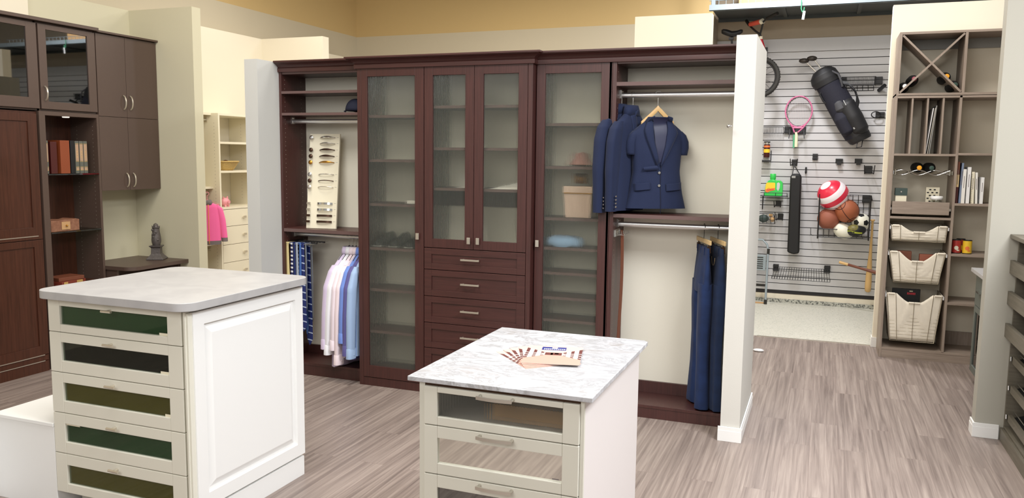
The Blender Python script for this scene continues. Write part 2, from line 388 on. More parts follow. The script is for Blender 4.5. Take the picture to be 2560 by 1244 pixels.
# garage wall with slat panel
YG = 9.85
wallbox('wall_garage', -1.25, 3.0, YG+.02, YG+.12, 5.0, 'wall_taupe')
wallbox('wall_garage_side', -1.37, -1.25, 9.52, YG+.12, 5.0, 'wall_taupe')
m = M(); zt, zb = 2.86, .10; pitch = .0826
nrow = 33
m.mat('slat'); MATS['slat'] = plain('slat', (196, 195, 196), .45, noise=.05, nscale=3)
m.mat('slatgap'); MATS['slatgap'] = plain('slatgap', (42, 40, 42), .7)
m.mat('slatgap').box(-1.25, 3.0, YG+.012, YG+.02, zb, zt)
for k in range(nrow):
    z1 = zt-k*pitch; z0 = z1-pitch+.008
    m.mat('slat').box(-1.25, 3.0, YG, YG+.012, max(z0, zb), z1)
m.mat('slat').box(-1.25, 3.0, YG-.004, YG+.02, zt+.006, zt+.15)
struct('wall_garage_slats', m, None)
m = M(); m.mat('wall_cream').box(-1.25, 3.0, YG+.004, YG+.02, .0, .095); m.mat('epoxy_cove').box(-1.25, 3.0, YG-.03, YG+.02, 0, .04); struct('baseboard_garage', m)
# pantry wall, big right wall
wallbox('wall_pantry', .473, 4, 7.79, 7.90, 2.975, 'wall_cream')
baseb('baseboard_pantry', [(.46, .512, 7.777, 7.79), (.46, .473, 7.79, 7.90)])
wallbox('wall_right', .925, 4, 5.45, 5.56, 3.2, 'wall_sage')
baseb('baseboard_right', [(.912, 1.052, 5.437, 5.45), (.912, .925, 5.45, 5.56)])
m = M(); m.box(-8, 4, -4, 11, 5.0, 5.1); struct('ceiling', m, plain('ceil_grey', (176, 172, 164), .9).name)
# ================================================================ dark closet
BY = 5.298
def bevelled(m, *a, **k): return m
def pins(parent, x, y0, y1, z0, z1, step=.032, xs=None, d=.0006, ax='x'):
    m = M()
    z = z0
    while z < z1:
        for y in (y0, y1):
            if ax == 'x': m.box(x, x+d*(1 if d > 0 else 1), y-.0022, y+.0022, z-.0022, z+.0022)
            else: m.box(y-.0022, y+.0022, x, x+d, z-.0022, z+.0022)
        z += step
    o = m.build('pin_holes', 'pinhole', parent); return o
def closet_rod(parent, x0, x1, y, z, left_bracket=True):
    m = M(); ring = []
    for k in range(16):
        a = 2*PI*k/16; ring.append((math.cos(a)*.011, math.sin(a)*.016))
    m.rings([[(x, y+p[0], z+p[1]) for p in ring] for x in (x0+.004, x1-.004)])
    r = m.build('closet_rod', 'rod_chrome', parent, smooth=40)
    b_ = M()
    for x, s in ((x0, 1), (x1, -1)):
        b_.box(x, x+s*.006, y-.013, y+.013, z-.02, z+.032)
        b_.rod((x+s*.006, y, z+.024), (x+s*.014, y, z+.024), .006)
    b_.build('rod_bracket', 'chrome', r, smooth=40)
    return r
def shelf(parent, x0, x1, y0, y1, ztop, t=.019, mat='mahogany_h', bev=.001):
    m = M(); m.mat(mat).box(x0, x1, y0, y1, ztop-t, ztop)
    if mat == 'mahogany_h': m.mat('lit_edge').box(x0+.0005, x1-.0005, y0-.0006, y0+.001, ztop-t+.0005, ztop-.0005)  # lighter strip paints the front light onto the shelf edge
    return m.build('shelf', None, parent)
def panel(parent, name, x0, x1, y0, y1, z0, z1, mat='mahogany', bev=.001, label=None):
    m = M(); m.box(x0, x1, y0, y1, z0, z1); return m.build(name, mat, parent, bevel=bev, label=label)
# --- open unit on the left
ua = thing('open_wardrobe_unit', 'open dark mahogany wardrobe bay at the left end, with shelves, chrome rods and hanging shirts', 'wardrobe unit', (-3.41, 5.15, 0))
panel(ua, 'side_panel', -3.763, -3.743, 5.0, BY, .0, 2.245)
shelf(ua, -3.743, -3.068, 5.01, BY, 2.245, .02)
shelf(ua, -3.743, -3.068, 5.0, BY, 2.104)
shelf(ua, -3.743, -3.068, 5.0, BY, 1.948)
shelf(ua, -3.743, -3.068, 5.0, BY, 1.100, .025)
panel(ua, 'floor_deck', -3.743, -3.068, 5.0, BY, .075, .095)
panel(ua, 'back_board', -3.743, -3.068, BY-.018, BY, .095, .16)
panel(ua, 'kick_board', -3.763, -3.068, 5.003, 5.02, 0, .075)
closet_rod(ua, -3.743, -3.068, 5.13, 1.892); closet_rod(ua, -3.743, -3.068, 5.13, 1.048)
pins(ua, -3.743, 5.04, 5.24, .3, 2.2)
# --- ribbed glass door maker (facing -y)
def ribbed_pane(parent, x0, x1, y, z0, z1, pitch=.0098, amp=.0015):
    m = M(); n = int((x1-x0)/pitch)*8; a = []; b_ = []
    for i in range(n+1):
        x = x0+(x1-x0)*i/n; yy = y+amp*math.cos(2*PI*(x-x0)/pitch)
        a.append((x, yy, z0)); b_.append((x, yy, z1))
    m.rings([a, b_], close=False, caps=False)
    return m.build('ribbed_pane', 'ribbed', parent, smooth=True)
def framed(m, x0, x1, y0, y1, z0, z1, gx0, gx1, gz0, gz1):
    m.box(x0, gx0, y0, y1, z0, z1); m.box(gx1, x1, y0, y1, z0, z1)
    m.box(gx0, gx1, y0+.0004, y1, z0, gz0); m.box(gx0, gx1, y0+.0004, y1, gz1, z1)
def knob(parent, x, y, z):
    m = M(); m.rod((x, y, z), (x, y-.014, z), .005); m.box(x-.012, x+.012, y-.024, y-.014, z-.022, z+.022)
    return m.build('knob', 'nickel', parent, bevel=.002)
def ribdoor(parent, x0, x1, yf, z0, z1, g, kx, kz):
    m = M(); framed(m, x0, x1, yf, yf+.02, z0, z1, *g)
    d = m.build('door', 'mahogany', parent, bevel=.0012)
    ribbed_pane(d, g[0]-.004, g[1]+.004, yf+.014, g[2]-.004, g[3]+.004)
    knob(d, kx, yf, kz); return d
# --- left tower
ub = thing('tall_cabinet', 'tall mahogany cabinet with one ribbed glass door, between the hanging shirts and the drawers', 'cabinet', (-2.806, 5.12, 0))
panel(ub, 'side_panel', -3.066, -3.047, 4.96, BY, 0, 2.25)
panel(ub, 'filler', -3.066, -3.034, 4.942, 4.96, 0, 2.25)
panel(ub, 'side_panel', -2.565, -2.546, 4.965, BY, 0, 2.25)
for z in (1.925, 1.62, 1.312, 1.0, .705, .402): shelf(ub, -3.047, -2.565, 4.975, BY, z)
shelf(ub, -3.047, -2.565, 4.975, BY, 2.25, .02); shelf(ub, -3.047, -2.565, 4.975, BY, .115, .02)
panel(ub, 'kick_board', -3.066, -2.546, 4.945, 4.96, 0, .06)
ribdoor(ub, -3.032, -2.548, 4.94, .064, 2.247, (-2.985, -2.615, .148, 2.186), -2.587, 1.099)
pins(ub, -3.047, 5.0, 5.22, .2, 2.2)
# --- centre hutch with drawers
uc = thing('drawer_cabinet', 'wide mahogany cabinet with two ribbed glass doors above a stack of drawers', 'cabinet', (-2.157, 5.12, 0))
panel(uc, 'side_panel', -2.545, -2.526, 4.965, BY, 0, 2.25)
panel(uc, 'side_panel', -1.80, -1.768, 4.94, BY, 0, 2.25)
for z in (1.985, 1.706, 1.434): shelf(uc, -2.526, -1.80, 4.975, BY, z)
panel(uc, 'cleat', -2.526, -1.80, BY-.02, BY, 1.30, 1.41)
shelf(uc, -2.526, -1.80, 4.975, BY, 2.25, .02); shelf(uc, -2.526, -1.80, 4.975, BY, 1.03, .02)
panel(uc, 'kick_board', -2.545, -1.768, 4.945, 4.96, 0, .06)
ribdoor(uc, -2.543, -2.1775, 4.94, 1.027, 2.247, (-2.480, -2.240, 1.087, 2.183), -2.203, 1.086)
ribdoor(uc, -2.1745, -1.803, 4.94, 1.027, 2.247, (-2.110, -1.865, 1.087, 2.183), -2.137, 1.086)
zs = (1.024, .874, .689, .503, .325, .064)
for i in range(5):
    z1, z0 = zs[i]-.002, zs[i+1]+.002
    m = M(); framed(m, -2.543, -1.803, 4.94, 4.96, z0, z1, -2.488, -1.862, z0+.042, z1-.042); m.box(-2.488, -1.862, 4.948, 4.96, z0+.042, z1-.042)
    d = m.build('drawer', 'mahogany_h', uc, bevel=.0012)
    hx, hz = -2.19, (z0+z1)/2+.006
    h = M()
    for sx in (-1, 1): h.box(hx+sx*.055-.005, hx+sx*.055+.005, 4.918, 4.94, hz-.005, hz+.005)
    h.box(hx-.068, hx+.068, 4.910, 4.919, hz-.006, hz+.006)
    h.build('bar_handle', 'nickel', d, bevel=.001)
# --- right tower
ud = thing('tall_cabinet', 'tall mahogany cabinet with one ribbed glass door, beside the hanging navy jackets', 'cabinet', (-1.515, 5.15, 0))
panel(ud, 'side_panel', -1.766, -1.747, 5.02, BY, 0, 2.25)
panel(ud, 'side_panel', -1.284, -1.265, 5.0, BY, 0, 2.25)
for z in (1.868, 1.592, 1.258, .933+.13, .90, .735, .585, .44, .29): shelf(ud, -1.747, -1.284, 5.03, BY, z)
shelf(ud, -1.747, -1.284, 5.03, BY, 2.25, .02); shelf(ud, -1.747, -1.284, 5.03, BY, .115, .02)
panel(ud, 'kick_board', -1.766, -1.265, 5.003, 5.02, 0, .06)
ribdoor(ud, -1.762, -1.268, 5.0, .064, 2.247, (-1.704, -1.335, .148, 2.181), -1.738, 1.086)
# --- open unit on the right
ue = thing('open_wardrobe_unit', 'open dark mahogany wardrobe bay at the right, with navy jackets above and jeans below', 'wardrobe unit', (-.88, 5.15, 0))
panel(ue, 'side_panel', -1.263, -1.237, 5.0, BY, 0, 2.25)
shelf(ue, -1.237, -.502, 5.01, BY, 2.25, .02)
shelf(ue, -1.237, -.502, 5.0, BY, 2.118, .024)
shelf(ue, -1.237, -.502, 5.0, BY, 1.300, .024)
panel(ue, 'floor_deck', -1.237, -.502, 5.0, BY, .066, .086)
panel(ue, 'back_board', -1.237, -.502, BY-.018, BY, .086, .165)
panel(ue, 'kick_board', -1.237, -.502, 5.003, 5.02, 0, .066)
closet_rod(ue, -1.237, -.502, 5.13, 2.046); closet_rod(ue, -1.237, -.502, 5.13, 1.226)
pins(ue, -1.237, 5.04, 5.24, .2, 2.2)
# --- crown moulding, one run that steps out around the middle
prof = [(0, 2.240), (.012, 2.240), (.014, 2.256), (.014, 2.266), (.008, 2.270), (.012, 2.276), (.020, 2.284), (.032, 2.291), (.046, 2.298), (.052, 2.300), (.054, 2.303), (.062, 2.305), (.062, 2.316), (0, 2.316)]
path = [(-3.763, 5.29), (-3.763, 4.998), (-3.068, 4.998), (-3.068, 4.938), (-1.766, 4.938), (-1.766, 4.998), (-.502, 4.998)]
# mitre offsets: outward normals left of travel
def crown_run(path, prof):
    m = M(); P = [Vector((a, b_, 0)) for a, b_ in path]; rs = []
    for i, p in enumerate(P):
        ns = []
        for a, b_ in ((i-1, i), (i, i+1)):
            if a < 0 or b_ >= len(P): continue
            d = (P[b_]-P[a]).normalized(); ns.append(Vector((d.y, -d.x, 0)))
        if len(ns) == 1: off = ns[0]
        else: off = (ns[0]+ns[1])/(1+ns[0].dot(ns[1]))
        rs.append([p+off*o+Vector((0, 0, z)) for o, z in prof])
    m.rings(rs); return m
tag(crown_run([(-3.763, 5.0)]+path[2:] if False else path[1:], prof).build('crown_moulding', 'mahogany_h', smooth=35), 'dark mahogany crown moulding running along the top of the wardrobe wall', 'moulding')
# ================================================================ left wall furniture (front plane x=-5.40)
XL = -5.403
def bxx(m, y0, y1, x0, x1, z0, z1): return m.box(x0, x1, y0, y1, z0, z1)
def pull(parent, y, z, x=XL, L=.115):
    m = M(); path = []
    for k in range(9):
        t = k/8; path.append((x+.006+.026*math.sin(PI*min(max((t), .0), 1))**.5, y, z-L/2+L*t))
    m.flat(path, .011, .005, (0, 1, 0))
    return m.build('pull_handle', 'nickel', parent, smooth=40)
mb_ = thing('murphy_bed_cabinet', 'dark walnut fold-down wall bed cabinet with framed panel front, at the left edge', 'wall bed', (-5.55, 3.6, 0))
m = M(); bxx(m, 2.6, 4.352, -5.698, -5.425, 0, 1.935); m.build('body', 'walnut', mb_)
m = M()
def frm_y(m, y0, y1, z0, z1, iy0, iy1, iz0, iz1, x0, x1, rec):
    m.box(x0, x1, y0, iy0, z0, z1); m.box(x0, x1, iy1, y1, z0, z1); m.box(x0, x1, iy0, iy1, z0, iz0); m.box(x0, x1, iy0, iy1, iz1, z1); m.box(x0, x1-rec, iy0, iy1, iz0, iz1)
frm_y(m, 2.62, 4.335, 1.0, 1.918, 2.70, 4.262, 1.09, 1.862, -5.425, XL, .008)
m.build('front_panel', 'walnut', mb_, bevel=.001)
m = M(); frm_y(m, 2.62, 4.335, .13, .995, 2.70, 4.262, .20, .945, -5.425, XL, .008); m.build('front_panel', 'walnut', mb_, bevel=.001)
m = M(); m.box(-5.425, XL-.002, 2.62, 4.335, .0, .08); m.box(-5.425, XL-.004, 2.62, 4.335, .085, .125); m.build('kick_board', 'walnut', mb_)
m = M()
for z in (1.024, .127, .082): m.box(XL, XL+.0015, 2.62, 4.30, z-.003, z+.003)
m.build('metal_inlay', 'nickel', mb_)
# upper glass door cabinet
ug = thing('wall_cabinet', 'dark upper cabinet with clear glass doors above the wall bed and bookshelf', 'cabinet', (-5.55, 4.2, 1.94))
m = M(); m.box(-5.698, -5.425, 3.60, 3.62, 1.945, 2.585); m.box(-5.698, -5.425, 4.86, 4.878, 1.945, 2.585); m.box(-5.698, -5.425, 4.36, 4.378, 1.945, 2.585); m.box(-5.698, -5.425, 3.62, 4.86, 1.945, 1.963); m.box(-5.698, -5.425, 3.62, 4.86, 2.567, 2.585); m.box(-5.698, -5.690, 3.62, 4.86, 1.963, 2.567)
m.build('carcase', 'espresso', ug)
m = M(); m.box(-5.69, -5.43, 3.62, 4.36, 2.26, 2.268); m.box(-5.69, -5.43, 4.378, 4.86, 2.26, 2.268); m.build('glass_shelf', 'glass_shelf', ug)
for (y0, y1, g) in ((3.70, 4.368, (3.77, 4.285, 2.035, 2.535)), (4.382, 4.876, (4.445, 4.806, 2.014, 2.536))):
    m = M(); m.box(-5.423, XL, y0, g[0], 1.958, 2.572); m.box(-5.423, XL, g[1], y1, 1.958, 2.572); m.box(-5.423, XL, g[0], g[1], 1.958, g[2]); m.box(-5.423, XL, g[0], g[1], g[3], 2.572)
    d = m.build('door', 'espresso', ug, bevel=.001)
    m = M(); m.box(-5.415, -5.411, g[0], g[1], g[2], g[3]); m.build('glass_pane', 'glass_refl', d)
    if y0 > 4.3: pull(d, 4.412, 2.072, L=.105)
m = M(); m.box(-5.698, -5.375, 3.0, 4.895, 2.587, 2.612); m.build('top_moulding', 'espresso', ug, bevel=.002)
# small electronics seen in the glass cabinet
m = M(); m.lathe((-5.55, 4.03, 1.965), [(.05, 0), (.055, .01), (.05, .05), (.03, .075), (.004, .08)], 20); tag(m.build('glass_bowl', 'chrome', smooth=40), 'small silver dome dish inside the upper glass cabinet above the wall bed', 'dish')
# bookshelf tower
ut = thing('bookshelf', 'dark open bookshelf tower with glass shelves, beside the wall bed', 'bookshelf', (-5.55, 4.615, 0))
m = M(); m.box(-5.698, XL, 4.355, 4.405, 0, 1.942); m.build('side_panel', 'espresso', ut)
m = M(); m.box(-5.698, XL, 4.861, 4.882, 0, 1.942); m.build('side_panel', 'espresso', ut)
m = M(); m.box(-5.698, -5.688, 4.405, 4.861, 0, 1.942); m.build('back_panel', 'walnut', ut)
m = M(); m.box(-5.688, XL, 4.405, 4.861, 1.912, 1.942); tp = m.build('top_panel', 'espresso', ut)
m = M(); m.lathe((-5.46, 4.63, 1.904), [(.022, 0), (.026, .004), (.026, .008)], 20); m.build('puck_light', 'lamp_glow', tp, smooth=40)
m = M(); m.box(-5.688, XL, 4.405, 4.861, .0, .10); m.build('base_panel', 'walnut', ut)
for z in (1.478, 1.038):
    m = M(); m.box(-5.688, XL+.004, 4.407, 4.859, z-.009, z); m.build('glass_shelf', 'glass_shelf', ut)
m = M(); m.box(-5.688, XL, 4.405, 4.861, .60, .62); m.build('shelf', 'walnut', ut)
pins(ut, 4.8595, -5.45, -5.62, .15, 1.85, d=.0006, ax='y')
# right wall cabinet
uw = thing('wall_cabinet', 'plain dark brown wall cabinet with four flat doors, hung above the desk', 'cabinet', (-5.55, 5.195, 1.335))
m = M(); m.box(-5.698, -5.425, 4.886, 5.507, 1.335, 2.582); m.build('carcase', 'espresso', uw)
for (y0, y1) in ((4.888, 5.171), (5.174, 5.505)):
    for (z0, z1) in ((1.336, 1.928), (1.931, 2.575)):
        m = M(); m.box(-5.424, XL-.004, y0, y1, z0, z1); d = m.build('door', 'espresso', uw, bevel=.001)
        pull(d, 5.135 if y0 < 5 else 5.203, 1.418 if z0 < 1.5 else 2.052, XL-.004)
m = M(); m.box(-5.698, -5.385, 4.884, 5.512, 2.582, 2.598); m.build('top_moulding', 'espresso', uw, bevel=.002)
# desk
ds = thing('corner_desk', 'dark brown wall desk with a rounded front corner, under the plain wall cabinet', 'desk', (-5.4, 5.2, 0))
def rrect(x0, x1, y0, y1, r, corners=(1, 1, 1, 1), n=6):
    out = []
    for (cx, cy, a0, f) in ((x0, y0, PI, corners[0]), (x1, y0, -PI/2, corners[1]), (x1, y1, 0, corners[2]), (x0, y1, PI/2, corners[3])):
        if not f: out.append((cx, cy)); continue
        ccx = cx+(r if cx == x0 else -r); ccy = cy+(r if cy == y0 else -r)
        for k in range(n+1):
            a = a0+PI/2*k/n; out.append((ccx+r*math.cos(a), ccy+r*math.sin(a)))
    return out
m = M(); m.prism(rrect(-5.698, -5.13, 4.888, 5.508, .09, (0, 1, 0, 0)), .70, .73, 'xy'); m.build('desk_top', 'espresso', ds, smooth=35)
m = M(); m.box(-5.69, -5.22, 5.48, 5.505, 0, .70); m.box(-5.69, -5.30, 4.90, 4.92, 0, .70); m.build('side_panel', 'espresso', ds)
m = M(); m.box(-5.62, -5.60, 4.92, 5.48, .45, .70); m.build('modesty_panel', 'espresso', ds)
# ================================================================ white kids closet behind
wc = thing('white_closet_unit', 'cream white reach-in closet shelving with drawers, seen through the gap behind the partition', 'closet unit', (-5.5, 6.5, 0))
XW = -5.30
panel(wc, 'side_panel', -5.698, XW, 6.125, 6.145, 0, 2.02, 'cream_lam')
panel(wc, 'side_panel', -5.698, XW, 6.74, 6.76, 0, 2.02, 'cream_lam')
for z in (2.02, 1.756, 1.484, 1.138): shelf(wc, -5.698, XW, 6.145, 6.74, z, .02, 'cream_lam')
for (z1, z0) in ((1.113, .955), (.951, .780), (.776, .608), (.604, .43), (.426, .25)):
    m = M(); m.box(XW-.018, XW+.002, 6.147, 6.74, z0, z1); d = m.build('drawer', 'cream_lam', wc, bevel=.001)
    m = M(); m.rod((XW+.002, 6.44, (z0+z1)/2), (XW+.022, 6.44, (z0+z1)/2), .006); m.box(XW+.018, XW+.026, 6.42, 6.46, (z0+z1)/2-.01, (z0+z1)/2+.01); m.build('knob', 'nickel', d)
for z in (2.02, 1.335, .80):
    shelf(wc, -5.698, XW-.08, 5.615, 6.125, z, .02, 'cream_lam')
    m = M(); m.rod((XW-.14, 5.62, z-.06), (XW-.14, 6.122, z-.06), .012, 12); r = m.build('closet_rod', 'chrome', wc, smooth=40)
    m = M(); m.box(XW-.155, XW-.125, 6.115, 6.125, z-.08, z-.02); m.build('rod_bracket', 'nickel', r)
pins(wc, 6.1235, XW-.05, XW-.25, .2, 1.95, ax='y', d=.001)
pins(wc, 6.7395, XW-.05, XW-.25, 1.2, 1.95, ax='y', d=.001)
# ================================================================ islands
isl = thing('island_cabinet', 'large white drawer island with raised side panel and grey laminate top, at left front', 'island', (-2.835, 3.0, 0))
m = M(); m.box(-3.234, -2.462, 2.62, 3.395, .10, .996); m.box(-3.20, -2.475, 2.70, 3.38, 0, .10); m.build('body', 'white_lam', isl, bevel=.001)
m = M(); m.prism(rrect(-3.275, -2.405, 2.555, 3.435, .075), .998, 1.034, 'xy'); m.build('countertop', 'grey_slab', isl, smooth=35, bevel=.002, label='grey laminate countertop with rounded corners')
# raised panel on the +x side
m = M(); m.mat('white_lam_b')
X0 = -2.462; XP = -2.436
def rp_ring(y0, y1, z0, z1, x): return [(x, y0, z0), (x, y1, z0), (x, y1, z1), (x, y0, z1)]
rs = [rp_ring(2.63, 3.393, .115, .985, X0), rp_ring(2.63, 3.393, .115, .985, XP), rp_ring(2.694, 3.333, .177, .927, XP), rp_ring(2.699, 3.328, .182, .922, XP-.014), rp_ring(2.711, 3.316, .194, .910, XP-.014), rp_ring(2.739, 3.288, .222, .882, XP-.002), rp_ring(2.741, 3.286, .224, .880, XP-.0015)]
m.rings(rs); m.build('side_panel', 'white_lam_b', isl)
m = M(); m.box(-2.475, -2.442, 2.63, 3.393, 0, .10); m.build('side_plinth', 'white_lam_b', isl, bevel=.001)
m = M(); m.box(-2.462, -2.452, 2.60, 2.628, .0, .99); m.box(-2.456, -2.442, 2.606, 2.63, .0, .985); m.build('corner_trim', 'white_lam', isl, bevel=.001)
zz = [.992, .843, .658, .469, .278, .09]
win = [(.963, .879), (.797, .712), (.611, .526), (.419, .334), (.224, .135)]
liner = ['felt_green', 'black', 'felt_olive', 'felt_green', 'felt_olive']
for i in range(5):
    z1, z0 = zz[i]-.0015, zz[i+1]+.0015; w1, w0 = win[i]
    x0, x1, gx0, gx1 = -3.234, -2.472, -3.165, -2.548
    m = M(); framed(m, x0, x1, 2.60, 2.62, z0, z1, gx0, gx1, w0, w1)
    d = m.build('drawer', 'white_lam', isl, bevel=.0025)
    m = M(); m.box(gx0, gx1, 2.611, 2.6125, w0, w1); m.build('glass_pane', 'glass_smoke', d)
    m = M(); m.box(gx0-.01, gx1+.01, 2.6195, 2.6199, w0-.01, w1+.01); m.build('drawer_liner', liner[i], d)
    hx = -2.86; hz = z1-.032+.006
    m = M(); m.rod((hx, 2.60, hz), (hx, 2.578, hz), .006, 12); m.rod((hx-.028, 2.576, hz), (hx+.028, 2.576, hz), .006, 12); m.build('bar_knob', 'nickel', d, smooth=40)
    if i < 3:
        m = M(); m.box(gx1-.052 if i < 2 else gx1-.036, gx1, 2.609, 2.6105, w0+.0, w0+.0105); m.build('sticker', 'ivory', d)
        tg = None
    if i == 3:
        m = M(); m.box(gx0, gx0+.08, 2.609, 2.6105, w1-.008, w1); m.build('sticker', 'ivory', d)
# open interior look: hollow not visible; body fills behind the smoked panes
stp = M(); stp.box(-3.625, -3.236, 2.60, 3.35, 0, .395); stp.box(-3.63, -3.236, 2.595, 3.355, .395, .412)
tag(stp.build('storage_bench', 'white_lam_b', bevel=.002), 'low plain white bench box against the left side of the large island', 'bench')
stp = M(); stp.box(-3.90, -3.638, 2.25, 2.588, 0, .385)
tag(stp.build('storage_box', 'white_lam_b', bevel=.006), 'white rounded box edge at the far left frame edge, beside the low bench', 'box')
# small island
si = thing('island_cabinet', 'small cream drawer island with white marble top, at front centre', 'island', (-.94, 2.75, 0))
MATS['greige'] = plain('greige', (208, 206, 194), .42)
MATS['lilac_side'] = plain('lilac_side', (214, 208, 206), .5)
m = M(); m.box(-1.228, -1.2075, 2.352, 2.364, 0, .903); m.build('front_edge', 'greige', si)
m = M(); m.box(-.668, -.656, 2.352, 2.364, 0, .903); m.build('front_edge', 'greige', si)
m = M(); m.box(-1.207, -.668, 2.353, 2.364, .885, .901); m.build('shadow_rail', 'bronze', si)
m = M(); poly = [(-1.265, 2.335), (-.627, 2.335), (-.627, 3.165), (-.645, 3.185), (-1.265, 3.185)]; m.prism(poly, .904, .920, 'xy'); m.build('countertop', 'marble', si, bevel=.002, label='white grey-veined marble top')
zz = [.893, .760, .592, .424, .256, .09]; win = [(.873, .791), (.718, .631), (.547, .462), (.38, .295), (.21, .13)]
for i in range(5):
    z1, z0 = zz[i]-.0015, zz[i+1]+.0015; w1, w0 = win[i]
    x0, x1, gx0, gx1 = -1.2065, -.669, -1.158, -.723
    m = M(); framed(m, x0, x1, 2.342, 2.360, z0, z1, gx0, gx1, w0, w1)
    d = m.build('drawer', 'greige', si, bevel=.002)
    if i == 0:
        m = M(); framed(m, gx0-.006, gx1+.006, 2.3605, 2.3612, w0-.006, w1+.006, gx0+.002, gx1-.002, w0+.002, w1-.002)
        n_ = 45*8; a = []; c_ = []
        p = M()
        for k in range(n_+1):
            x = gx0-.003+(gx1-gx0+.006)*k/n_; y = 2.353+.0009*math.cos(2*PI*k/8); a.append((x, y, w0-.003)); c_.append((x, y, w1+.003))
        p.rings([a, c_], close=False, caps=False); p.build('ribbed_pane', 'ribbed', d, smooth=True)
    elif i == 1:
        m = M(); m.box(gx0-.003, gx1+.003, 2.352, 2.355, w0-.003, w1+.003); m.build('mirror_panel', 'mirror', d)
        m = M(); m.box(gx1-.034, gx1-.012, 2.3512, 2.352, w0+.004, w0+.0075); m.build('sticker', 'grey_knit', d)
    else:
        m = M(); m.box(gx0-.003, gx1+.003, 2.352, 2.355, w0-.003, w1+.003); m.build('glass_pane', 'glass_refl', d)
        m = M(); m.box(gx0-.003, gx1+.003, 2.3585, 2.3595, w0-.003, w1+.003); m.build('drawer_liner', 'black', d)
    hx, hz = -.946, z1-.011; 
    m = M()
    for s in (-1, 1): m.rod((hx+s*.056, 2.342, hz), (hx+s*.056, 2.320, hz), .0055, 10)
    path = [(hx+s_*.060, 2.318-.006*(1-(s_)**2), hz) for s_ in (-1.02, -.7, -.35, 0, .35, .7, 1.02)]
    m.flat(path, .011, .006, (0, 0, 1)); m.build('pull_handle', 'satin', d, smooth=40)
# things visible through the ribbed drawer front: cream box interior
m = M(); m.box(-1.228, -1.21, 2.364, 3.145, 0, .903); m.box(-.674, -.656, 2.364, 3.145, 0, .903); m.box(-1.21, -.674, 3.127, 3.145, 0, .903); m.box(-1.21, -.674, 2.364, 3.127, .745, .762); m.box(-1.21, -.674, 2.364, 3.127, .0, .02); m.box(-1.21, -.674, 2.364, 3.127, .885, .903)
m.build('body', 'lilac_side', si, bevel=.001)
m = M(); m.box(-1.02, -.70, 2.50, 2.508, .765, .82); m.box(-1.19, -.70, 2.80, 2.81, .765, .87); m.build('divider_board', 'tan_wood_in', si)
# brochures fanned on the marble
def brochure(cx, cy, ang, z, label):
    t = thing('brochure', label, 'brochure', (cx, cy, z), ang, 'fanned postcards on the marble top', local=True)
    w, h = .208, .270
    m = M(); m.box(-w/2, w/2, -h/2, h/2, 0, .0006); c = m.build('card', 'card_cream', t)
    m = M(); e = .0008
    def q(name, pts): m.mat(name); m.add([(x*w, y*h, e) for x, y in pts], [tuple(range(len(pts)))])
    q('card_pink', [(-.5, .5), (.5, .5), (.5, .36), (.15, .12), (-.15, .12), (-.5, .36)])
    q('card_floor', [(-.5, -.5), (.5, -.5), (.5, -.22), (.15, -.02), (-.15, -.02), (-.5, -.22)])
    q('card_dark', [(-.15, .12), (.15, .12), (.15, -.02), (-.15, -.02)])
    for s in (-1, 1):
        for j in range(5):
            a, b_ = .17+j*.068, .17+j*.068+.058
            f = lambda x: (.12+(x-.15)/.35*.24, -.02-(x-.15)/.35*.2)
            ta, ba = f(a); tb, bb = f(b_)
            q(['card_dark', 'card_cream'][j % 2], [(s*a, ta), (s*b_, tb), (s*b_, bb), (s*a, ba)])
            if j % 2 == 0:
                for r in range(3):
                    za, zb = ba+(ta-ba)*(.12+.2*r), bb+(tb-bb)*(.12+.2*r); e2 = .0010
                    m.mat('card_cream'); m.add([(s*a*w, za*h, e2), (s*b_*w, zb*h, e2), (s*b_*w, (zb+.022)*h, e2), (s*a*w, (za+.022)*h, e2)], [(0, 1, 2, 3)])
    q('card_cream', [(-.05, .1), (-.01, .1), (-.01, 0), (-.05, 0)]); q('card_cream', [(.02, .1), (.09, .1), (.09, .04), (.02, .04)])
    m.mat('card_blue').add([(x*w, y*h, .0011) for x, y in [(-.24, .44), (.20, .44), (.20, .26), (-.24, .26)]], [(0, 1, 2, 3)])
    m.mat('paper')
    for j in range(11):
        x = -.20+j*.036; m.add([(a*w, b_*h, .0014) for a, b_ in [(x, .345), (x+.022, .345), (x+.022, .295), (x, .295)]], [(0, 1, 2, 3)])
    m.add([(a*w, b_*h, .0014) for a, b_ in [(-.06, .42), (.04, .42), (.04, .365), (-.06, .365)]], [(0, 1, 2, 3)])
    m.build('printed_picture', None, t)
    return t
lab = ['bottom postcard of the fan on the marble top, sticking out furthest left', 'second postcard from the bottom of the fan on the marble top', 'third postcard of the fan, just under the topmost two', 'fourth postcard of the fan, just under the topmost one', 'topmost postcard of the fan, its printed interior and blue banner fully visible']
for k in range(5):
    ang = math.radians([45, 38, 31, 23, 13][k]); bl = Vector((-.927, 2.576)).lerp(Vector((-.965, 2.62)), k/4)
    c = bl+Matrix.Rotation(ang, 2)@Vector((.100, .135))
    brochure(c.x, c.y, ang, .9205+.0018*k, lab[k])
